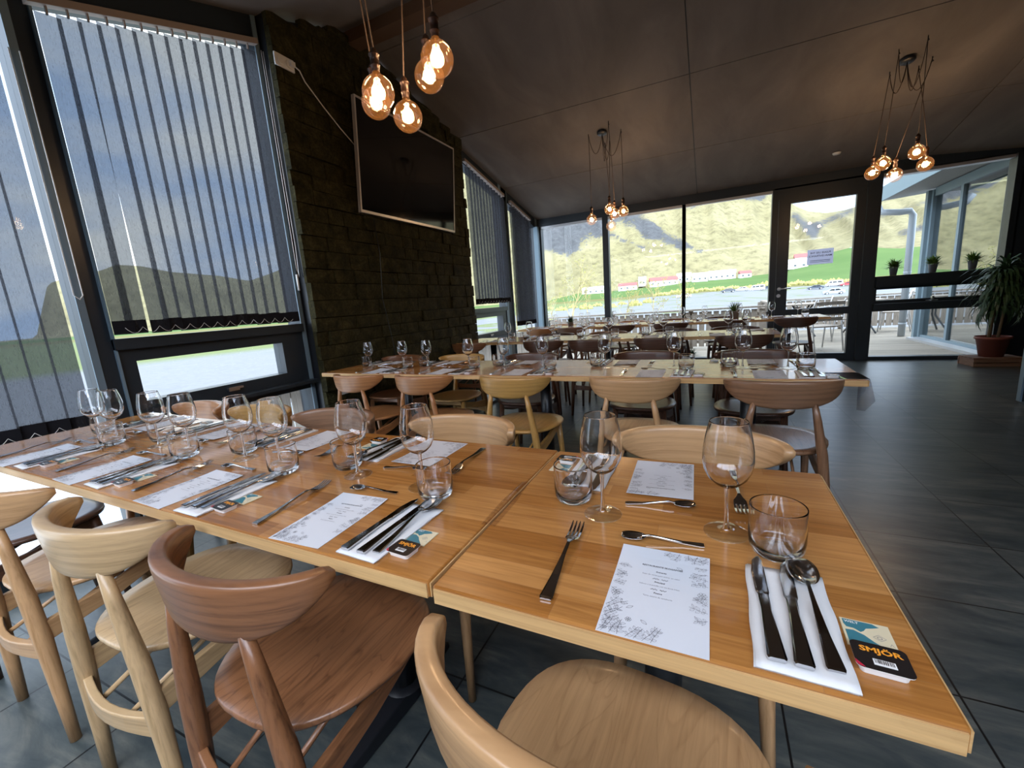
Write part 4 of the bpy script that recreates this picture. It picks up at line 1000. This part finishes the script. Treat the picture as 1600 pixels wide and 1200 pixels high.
pot_plant(-2.02, 6.52, TH+.0005, 'small dark spiky plant on left half of farthest table', h=.06, rt=.045, rb=.04, potm=M_GREYPOT, n=110, L=.13, spread=.2, leaf=M_LEAFD)
pot_plant(-.27, 7.38, .0005, 'small bushy plant in pot on floor below the far window', h=.12, rt=.055, rb=.042, potm=M_BLACK, n=150, L=.17, spread=.3, w_=.006, leaf=M_LEAFD)
# crate and yucca
cr_ = empty('wooden_crate', (3.12,7.08,0), .10); tag(cr_, 'low weathered wooden crate under the large potted yucca', 'crate')
for sy in (-.14,.14):
    for zz_ in (.022,.072): MB().box((0,sy,zz_),(.46,.018,.040)).build('side_slat', M_PALLET, cr_)
for sx_ in (-.21,.21): MB().box((sx_,0,.048),(.03,.26,.09)).build('end_block', M_PALLET, cr_)
for k in range(4): MB().box((0,-.105+.07*k,.101),(.46,.060,.014)).build('top_slat', M_PALLET, cr_)
yk = empty('potted_yucca', (3.12,7.08,.1085)); tag(yk, 'tall drooping yucca in a terracotta pot on a wooden crate', 'plant')
MB().lathe([(0,0),(.105,0),(.145,.21),(.160,.215),(.160,.245),(.145,.245),(.135,.20),(0,.20)], 32).build('pot', M_TERRA, yk)
MB().lathe([(0,.225),(.14,.222)], 24).build('soil', M_SOIL, yk)
rnd = random.Random(8)
MB().tube([(-.03,.02,.2),(-.02,.03,.45),(.02,.0,.75),(.03,.0,1.0)], [.020,.017,.015,.012], 10).tube([(.03,-.02,.2),(.05,-.02,.5),(.06,.02,.78)], [.016,.013,.010], 10).build('stem', M_STEM, yk)
mb = MB()
for (cx, cy, cz, n, L) in ((.03,0,1.0,80,.40),(.0,0,.90,90,.44),(.06,.02,.80,100,.46),(.03,.0,.70,90,.44),(.0,.02,.60,60,.40)):
    o_ = len(mb.v); m2_ = MB(); blades(m2_, n, .01, L, -.35, rnd, .015, 2.4, 0)
    mb.add([(a+cx, b+cy, c+cz) for a, b, c in m2_.v], m2_.f, 0, True)
mb.v = [(min(a, .30), min(b, .40), c) for a, b, c in mb.v]
mb.build('foliage', M_LEAFD, yk, recalc=False)
M_GFILM = glassmix('grey plastic film', (.62,.61,.64), ior=1.4, base=.02)
# hanging plastic sheet at the end of the second table, film strips
def film(pts, name, label, thick=.0006):
    mb = MB(); n = len(pts[0]); vs = [p for r_ in pts for p in r_]; fs = []
    for i in range(len(pts)-1):
        for k in range(n-1): a = i*n+k; fs.append((a,a+1,a+n+1,a+n))
    mb.add(vs, fs, 0, True); o = mb.build(name, M_GFILM if 'grey' in label else M_FILM, recalc=False); tag(o, label, 'plastic sheet'); return o
film([[(.44,2.30,TH+.0015),(.598,2.30,TH+.0015),(.601,2.30,.735),(.603,2.30,.58)],[(.44,2.22,TH+.0015),(.598,2.21,TH+.0015),(.602,2.205,.735),(.606,2.20,.60)],[(.46,2.145,TH+.0015),(.598,2.14,TH+.0015),(.603,2.14,.735),(.62,2.135,.66)]],
     'plastic_film', 'crumpled grey plastic film hanging off the right end of second table')
film([[(-.392,.63,TH+.001),(-.372,.63,TH+.004),(-.362,.632,TH+.001)],[(-.396,.73,TH+.001),(-.378,.73,TH+.005),(-.364,.73,TH+.001)],[(-.392,.83,TH+.001),(-.383,.832,TH+.003),(-.374,.83,TH+.001)]],
     'tape_strip', 'clear plastic strip lying across the joint of the nearest table row')
o = MB().add([(.47,2.62,TH+.001),(.585,2.60,TH+.001),(.58,2.20,TH+.001),(.53,2.30,TH+.001)], [(0,1,2,3)]).build('film_offcut', M_FILM, recalc=False); D.objects.remove(o)
# small napkin corner hanging below the nearest table
o = MB().add([(-.225,.50,.718),(-.195,.50,.718),(-.212,.498,.672)], [(0,1,2)]).add([(-.225,.502,.718),(-.195,.502,.718),(-.212,.500,.672)], [(0,2,1)]).build('paper_slip', M_NAPK, recalc=False)
tag(o, 'tiny white paper corner sticking out under the nearest table edge', 'paper')
# standing panel at the right edge of the photo
pn = empty('folding_screen', (0,0,0)); tag(pn, 'dark standing panel with pale edge at far right of the room', 'panel')
bevel(MB().b2(2.40,3.4,4.93,4.97,.035,2.2).build('board', M_FRAME, pn), .003)
MB().b2(2.388,2.40,4.925,4.975,.035,2.2).build('edge_trim', M_BLUE, pn)
for x in (2.43,3.3): MB().b2(x,x+.06,4.88,5.02,0,.035).build('foot', M_BLACK, pn)
tag(MB().b2(3.335,3.345,6.86,6.92,.30,.42).box((3.33,6.89,.36),(.01,.05,.06)).build('wall_box', M_ALU), 'small metal box on the dark wall right of the yucca', 'socket') if False else None

# ================================================================== OUTSIDE THINGS
def fence(x0, y0, x1, y1, zt, label, zb=-.05, gap=.012):
    L = math.hypot(x1-x0, y1-y0); r = empty('timber_fence', (x0,y0,0), math.atan2(y1-y0, x1-x0)); tag(r, label, 'fence')
    n = int(L/.135); mb = MB()
    for i in range(n): mb.box((.0675+.135*i, 0, (zb+.05+zt-.06)/2), (.135-gap-.012, .02, zt-.06-zb-.05))
    mb.build('boards', M_FENCE, r)
    for z_ in (zb+.15, zt-.16): MB().b2(0, L, .011, .045, z_-.035, z_+.035).build('rail', M_FENCE, r)
    MB().b2(-.02, L+.02, -.05, .07, zt-.035, zt).build('top_cap', M_FENCE, r)
    k = 0
    while k <= L+.01: MB().b2(k-.045, k+.045, .046, .125, zb-.1, zt-.036).build('post', M_FENCE, r); k += max(.9, L/ max(1, round(L/1.7)))
    return r
fence(-3.6, 9.6, 1.25, 9.6, .78, 'weathered vertical board fence along the deck beyond the far windows', gap=.022)
fence(1.25, 9.76, 1.25, 12.84, .78, 'weathered fence section returning away from the building on the deck')
fence(1.25, 13.0, 6.4, 13.0, .76, 'weathered board fence at the far edge of the deck behind patio tables')
fence(-3.75, 1.5, -3.75, 9.4, .60, 'pale low board fence outside the left windows', zb=-.2, gap=.006)
# building wing with glazing, on the right
wing = empty('building_wing', (0,0,0)); tag(wing, 'blue grey glazed building wing outside the right window', 'building')
X0 = 3.60
mb = MB(); mb.b2(X0-.02, X0+.10, 10.45, 10.62, -.05, 2.62).b2(X0-.07, X0-.02, 10.52, 10.62, -.05, 2.62).b2(X0+.0, X0+.10, 7.70, 8.30, -.05, 2.62).b2(X0, X0+.1, 8.3, 10.45, 2.50, 2.64).b2(X0, X0+.1, 8.3, 10.45, -.05, .03).b2(X0, X0+3, 10.50, 10.62, -.05, 2.6)
mb.b2(X0-.0, X0+.08, 9.48, 9.56, .03, 2.5); mb.b2(X0-.0,X0+.08,8.30,8.36,.03,2.5)
mb.build('wall_frame', M_CLADB, wing)
MB().b2(X0-.18, X0, 7.7, 10.5, -.05, -.01).build('step', M_ALU, wing)
M_WGL = glassmix('coated reflective glass', (.75,.80,.80), ior=1.5, base=.26)
for a, b in ((8.36, 9.48), (9.56, 10.45)): MB().b2(X0+.03, X0+.036, a, b, .03, 2.5).build('pane', M_WGL, wing)
MB().b2(7.9, 8.0, 7.7, 10.6, -.05, 2.7).b2(X0+.1, 8.0, 7.66, 7.72, -.05, 2.7).b2(X0+.1, 8, 7.7, 10.6, 2.64, 2.74).b2(X0+.1, 8, 7.7, 10.5, -.05, .0).build('interior', M_DARKW, wing)
m = NM('soffit boards'); m.bsdf((.30,.31,.30), .7); wvn = m.n('ShaderNodeTexWave', bands_direction='X', ins={'Scale': 5.0}); m.l(m.coord(), wvn.inputs['Vector']); m.base(m.ramp(wvn.outputs[0], [(.0,(.16,.17,.17)), (.25,(.33,.34,.33))])); M_SOF = m.m
mb = MB(); mb.add([(3.0,7.66,2.62),(3.70,7.66,2.66),(3.70,11.1,2.66),(3.0,11.1,2.62),(3.0,7.66,2.70),(3.70,7.66,2.84),(3.70,11.1,2.84),(3.0,11.1,2.70)], [(0,3,2,1),(4,5,6,7),(0,1,5,4),(1,2,6,5),(2,3,7,6),(3,0,4,7)]); mb.build('roof_overhang', M_SOF, wing)
MB().b2(2.975, 3.0, 7.67, 11.15, 2.60, 2.86).build('fascia_board', M_CLADB, wing)
dp = MB().tube([(2.95,11.0,2.52),(3.02,11.0,2.40),(3.3,11.0,2.36),(3.45,11.0,2.36),(3.50,11.0,2.28),(3.50,11.0,-.04)], .058, 14)
dp.lathe([(.064,0),(.064,.03)], 14, c=(3.5,11.0,1.2)).lathe([(.064,0),(.064,.03)], 14, c=(3.5,11.0,.2))
dp.build('downpipe', simple('grey plastic pipe', (.42,.46,.50), .45), wing)
# roof overhang of this building above the far wall
# patio furniture
def patio_table(x, y, label):
    r = empty('patio_table', (x,y,-.05)); tag(r, label, 'patio table', 'patio tables on the deck')
    bevel(MB().box((0,0,.73),(.75,.75,.025)).build('table_top', M_FENCE, r), .003)
    for k in range(4):
        a = PI/4+k*PI/2; c_, s_ = math.cos(a), math.sin(a)
        MB().tube([(c_*.33,s_*.33,0.01),(c_*.24,s_*.24,.14),(c_*.10,s_*.10,.35),(c_*.11,s_*.11,.52),(c_*.24,s_*.24,.715)], .018, 8).build('leg', M_IRON, r)
    return r
M_IRON = simple('dark grey cast iron', (.07,.075,.085), .5)
patio_table(3.05, 11.9, 'patio table with curved iron legs seen through the glass door'); patio_table(4.75, 11.9, 'patio table with curved iron legs left of the downpipe'); patio_table(1.9, 11.6, 'patio table with curved iron legs behind white armchair')
def patio_chair(x, y, rz, label):
    r = empty('patio_armchair', (x,y,-.05), rz); tag(r, label, 'patio chair', 'aluminium armchairs on the deck')
    bevel(MB().box((0,0,.43),(.46,.44,.02)).build('seat', M_FENCE, r), .003)
    for s_ in (-1, 1):
        MB().tube([(s_*.25,.24,0.01),(s_*.25,.20,.40),(s_*.25,.16,.66),(s_*.25,-.20,.68),(s_*.24,-.27,.90)], .012, 8).build('side_frame', M_ALU, r)
        MB().tube([(s_*.24,-.30,0.01),(s_*.24,-.22,.42),(s_*.24,-.21,.68)], .012, 8).build('back_leg', M_ALU, r)
    mb = MB()
    for k in range(4): mb.box((0,-.235-.012*k,.56+.09*k),(.47,.012,.06))
    mb.build('back_slats', M_FENCE, r); return r
patio_chair(2.25, 10.6, 2.2, 'aluminium armchair on the deck just outside the glass door'); patio_chair(3.7, 12.1, 1.2, 'aluminium armchair between two patio tables'); patio_chair(1.75, 9.1, .4, 'aluminium armchair on the deck nearest the door frame')
# cars
def make_car(col, name, van=False):
    r = empty(name, (0,0,0)); m_ = simple('car paint '+name, col, .3, coat=.5)
    side = [(-2.15,.35),(-2.2,.62),(-2.0,.82),(-1.2,.95),(-.55,1.38),(.9,1.42),(1.6,1.02),(2.1,.92),(2.2,.6),(2.15,.35)] if not van else [(-2.3,.35),(-2.35,.8),(-1.9,1.1),(-1.45,1.75),(-1.2,1.9),(2.2,1.92),(2.35,1.2),(2.35,.35)]
    secs = []
    for y_, ins in ((-.86,.0),(-.70,.03),(.70,.03),(.86,0)):
        secs.append([(x*(1 if ins else .985), y_, .35+(z-.35)*(1 if ins else .93)) for x, z in side])
    MB().loft(secs, smooth=False).build('body', m_, r)
    mb = MB()
    wins = [[(-1.05,.95),(-.55,1.30),(.1,1.33),(.1,.95)],[(.2,.95),(.2,1.33),(.85,1.34),(1.35,1.0)]] if not van else [[(-1.6,1.2),(-1.3,1.7),(-.7,1.72),(-.7,1.2)],[(-.5,1.2),(-.5,1.72),(.6,1.74),(.6,1.2)],[(.8,1.2),(.8,1.74),(1.9,1.74),(1.9,1.2)]]
    for s_ in (-1, 1):
        for wv_ in wins: mb.add([(x, s_*.868, z*.955+.015) for x, z in wv_], [(0,1,2,3)])
    mb.build('side_windows', M_SCREEN, r, recalc=False)
    for x in (-1.35, 1.35):
        for s_ in (-1, 1): MB().tube([(x,s_*.72,.33),(x,s_*.90,.33)], .33, 18).tube([(x,s_*.895,.33),(x,s_*.91,.33)], .19, 14, mi=1).build('wheel', [M_BLACK, M_ALU], r)
    return r
CARP = {}
def car(az, r_, kind, label, rz=None):
    a = math.radians(az); x, y = r_*math.sin(a), r_*math.cos(a)
    spec = dict(silver=((.34,.40,.46),'car',False), dark=((.02,.035,.06),'car',False), white=((.62,.62,.62),'car',False), van=((.65,.65,.65),'van',True), red=((.45,.02,.03),'car',False))
    if kind not in CARP: c, n_, v_ = spec[kind]; CARP[kind] = make_car(c, n_+'_proto_'+kind, v_); CARP[kind].name = n_
    o = CARP[kind].copy() if kind in USED else CARP[kind]
    if kind in USED:
        COL.objects.link(o)
        for ch in CARP[kind].children: c = ch.copy(); COL.objects.link(c); c.parent = o
    USED.add(kind); tz = zr(az, r_)
    tx = zr(az, r_+6)-tz
    o.location = (x, y, tz-.02); o.rotation_euler = (0, 0, -a*.3 if rz is None else rz); tag(o, label, 'van' if kind == 'van' else 'car', 'parked vehicles beyond the deck'); return o
car(12.0, 128, 'silver', 'silver hatchback parked nearest, seen through glass door'); car(10.4, 165, 'dark', 'dark car parked behind the silver hatchback')
car(12.0, 178, 'van', 'white van parked behind dark car, seen through glass door'); car(13.2, 176, 'red', 'red car at right edge of the glass door')
car(4.9, 172, 'van', 'white van parked left of the glass door'); car(3.35, 172, 'white', 'white car parked just left of the white van'); car(1.9, 165, 'dark', 'dark car parked in middle of the far windows', rz=.2)
car(6.0, 178, 'dark', 'dark car partly hidden by the door post'); car(-3.0, 140, 'white', 'white car behind bushes at the mullion')
# farm houses
M_HW = simple('white farmhouse wall', (.5,.5,.49), .8); M_HR = simple('red farmhouse roof', (.30,.05,.045), .6); M_HG = simple('white sheet roof', (.40,.41,.42), .5); M_HD = simple('dark window opening', (.06,.07,.08), .3)
def house(az, r_, L, Wd, H, red, label, rz=0):
    a = math.radians(az); r = empty('farmhouse', (r_*math.sin(a), r_*math.cos(a), zr(az, r_)-.6), rz-a*.4); tag(r, label, 'house', 'farm buildings below the hillside')
    MB().box((0,0,H/2),(L,Wd,H)).build('walls', M_HW, r)
    MB().add([(-L/2-.3,-Wd/2-.4,H-.1),(L/2+.3,-Wd/2-.4,H-.1),(L/2+.3,Wd/2+.4,H-.1),(-L/2-.3,Wd/2+.4,H-.1),(-L/2-.3,0,H+Wd*.33),(L/2+.3,0,H+Wd*.33)], [(0,1,5,4),(2,3,4,5),(0,4,3),(1,2,5),(0,3,2,1)]).build('roof', M_HR if red else M_HG, r)
    mb = MB(); n = max(2, int(L/4))
    for i in range(n): mb.box((-L/2+L*(i+.5)/n, -Wd/2-.03, H*.55), (1.3,.08,1.2))
    mb.build('windows', M_HD, r)
house(-14.0, 372, 19, 7, 4, False, 'long low white farm building furthest left through the windows'); house(-9.7, 380, 15, 7, 4.5, True, 'white farmhouse with red roof left of the mullion')
house(-7.9, 402, 6, 8, 6, False, 'small white farm building beside the red-roofed farmhouse'); house(-5.4, 385, 22, 9, 5, True, 'large red-roofed barn immediately left of the second mullion', .2); house(-3.0, 396, 11, 9, 5.5, False, 'white barn joined to the right of the red-roofed barn')
house(-1.2, 384, 12, 8, 5, False, 'white farm building just right of the second mullion'); house(1.2, 398, 20, 9, 5, False, 'long white building at the right of the farm'); house(3.6, 385, 8, 6, 4, True, 'small red-roofed cottage right of the farm', .2)
house(8.4, 345, 14, 8, 4, False, 'white house at left edge of the glass door view'); house(9.6, 362, 16, 8, 5, True, 'red-roofed house partly behind the door sign')
# bare spring trees
M_TWIG = simple('pale yellow twigs', (.34,.27,.12), .8); M_BUSHL = simple('yellow green bush leaves', (.28,.26,.08), .8, var=.3, vs=3)
def tree(x, y, H, label, seed, spread=.55, leafy=60, nb=7):
    z0 = zr(math.degrees(math.atan2(x, y)), math.hypot(x, y))-.05 if math.hypot(x, y) > 13 else -.25
    r = empty('young_tree', (x,y,z0)); tag(r, label, 'tree', 'bare spring trees beyond the deck'); rnd = random.Random(seed); mb = MB(); tips = []
    def br_(p, d, L, rad, lv):
        pts = [p]; 
        for k in range(4):
            d = (d+Vector((rnd.uniform(-.16,.16), rnd.uniform(-.16,.16), rnd.uniform(0,.12)))).normalized(); pts.append(pts[-1]+d*L/4)
        mb.tube(pts, [rad*(1-.17*i) for i in range(5)], 5 if lv else 7)
        if lv < 3:
            for k in range(nb if lv == 0 else 4):
                t = rnd.uniform(.25, 1); i = min(3, int(t*4)); q = pts[i].lerp(pts[i+1], t*4-i); an = rnd.uniform(0, 2*PI)
                nd = (d*.8+Vector((math.cos(an), math.sin(an), .25))*spread*1.3).normalized(); br_(q, nd, L*rnd.uniform(.34,.55), rad*.42, lv+1)
        else: tips.append(pts[-1])
    br_(Vector((0,0,0)), Vector((0,0,1)), H*.8, H*.014, 0)
    mb.build('branches', M_TWIG, r, recalc=False)
    mb = MB()
    for t in tips:
        for k in range(3):
            p = t+Vector((rnd.uniform(-.1,.1),)*3)*H*.1; a = rnd.uniform(0, 6); s_ = .035
            mb.add([tuple(p), tuple(p+Vector((math.cos(a)*s_, math.sin(a)*s_, .02))), tuple(p+Vector((0,0,s_*1.4)))], [(0,1,2)])
    mb.build('leaf_buds', M_BUSHL, r, recalc=False); return r
for i, (az, d_, H, lb) in enumerate(((-17.3,17,2.6,'tallest bare yellow tree left of the first mullion'), (-14.8,24,2.2,'bare tree close to the left mullion'), (-10.4,18,1.75,'bare bushy tree right of the first mullion'), (-6.8,17,1.9,'bare yellow tree halfway between the mullions'),
                                     (-3.6,19,1.7,'bare bushy tree next to the second mullion'), (-19.5,16,1.4,'short bare tree beside the corner post'), (-24.5,20,2.0,'bare tree seen past the gathered blind'), (-12.2,28,2.2,'distant bare tree beyond the fence'))):
    a = math.radians(az); tree(d_*math.sin(a), d_*math.cos(a), H, lb, 20+i)
def bush(az, d_, R, H, label, seed):
    a = math.radians(az); x, y = d_*math.sin(a), d_*math.cos(a); r = empty('bush', (x,y,zr(az,d_)-.1)); tag(r, label, 'bush', 'scrubby bushes below the meadow'); rnd = random.Random(seed); mb = MB()
    for k in range(26):
        an = rnd.uniform(0, 6.28); q = rnd.uniform(0, 1)**.5; p = (R*q*math.cos(an), R*.5*q*math.sin(an), 0); h_ = H*(1-.5*q*q)*rnd.uniform(.7,1.1); s_ = R*.22
        mb.tube([p, (p[0]+rnd.uniform(-.2,.2)*s_, p[1], h_*.5), (p[0]+rnd.uniform(-.4,.4)*s_, p[1], h_)], [s_*.8, s_, s_*.25], 6, smooth=False)
    mb.build('foliage', M_BUSHL, r, recalc=False)
rb_ = random.Random(4)
for i in range(22): bush(-20+1.6*i, (197 if i % 2 else 206) if i > 8 else (80 if i % 2 else 104), rb_.uniform(2.2,3.6) if i > 8 else rb_.uniform(1.0,1.3), rb_.uniform(1.5,2.6) if i > 8 else rb_.uniform(.9,1.3), 'yellow green bush %s along the meadow edge' % ('%s from the left' % (['1st','2nd','3rd']+['%dth' % k for k in range(4,27)])[i]), i)
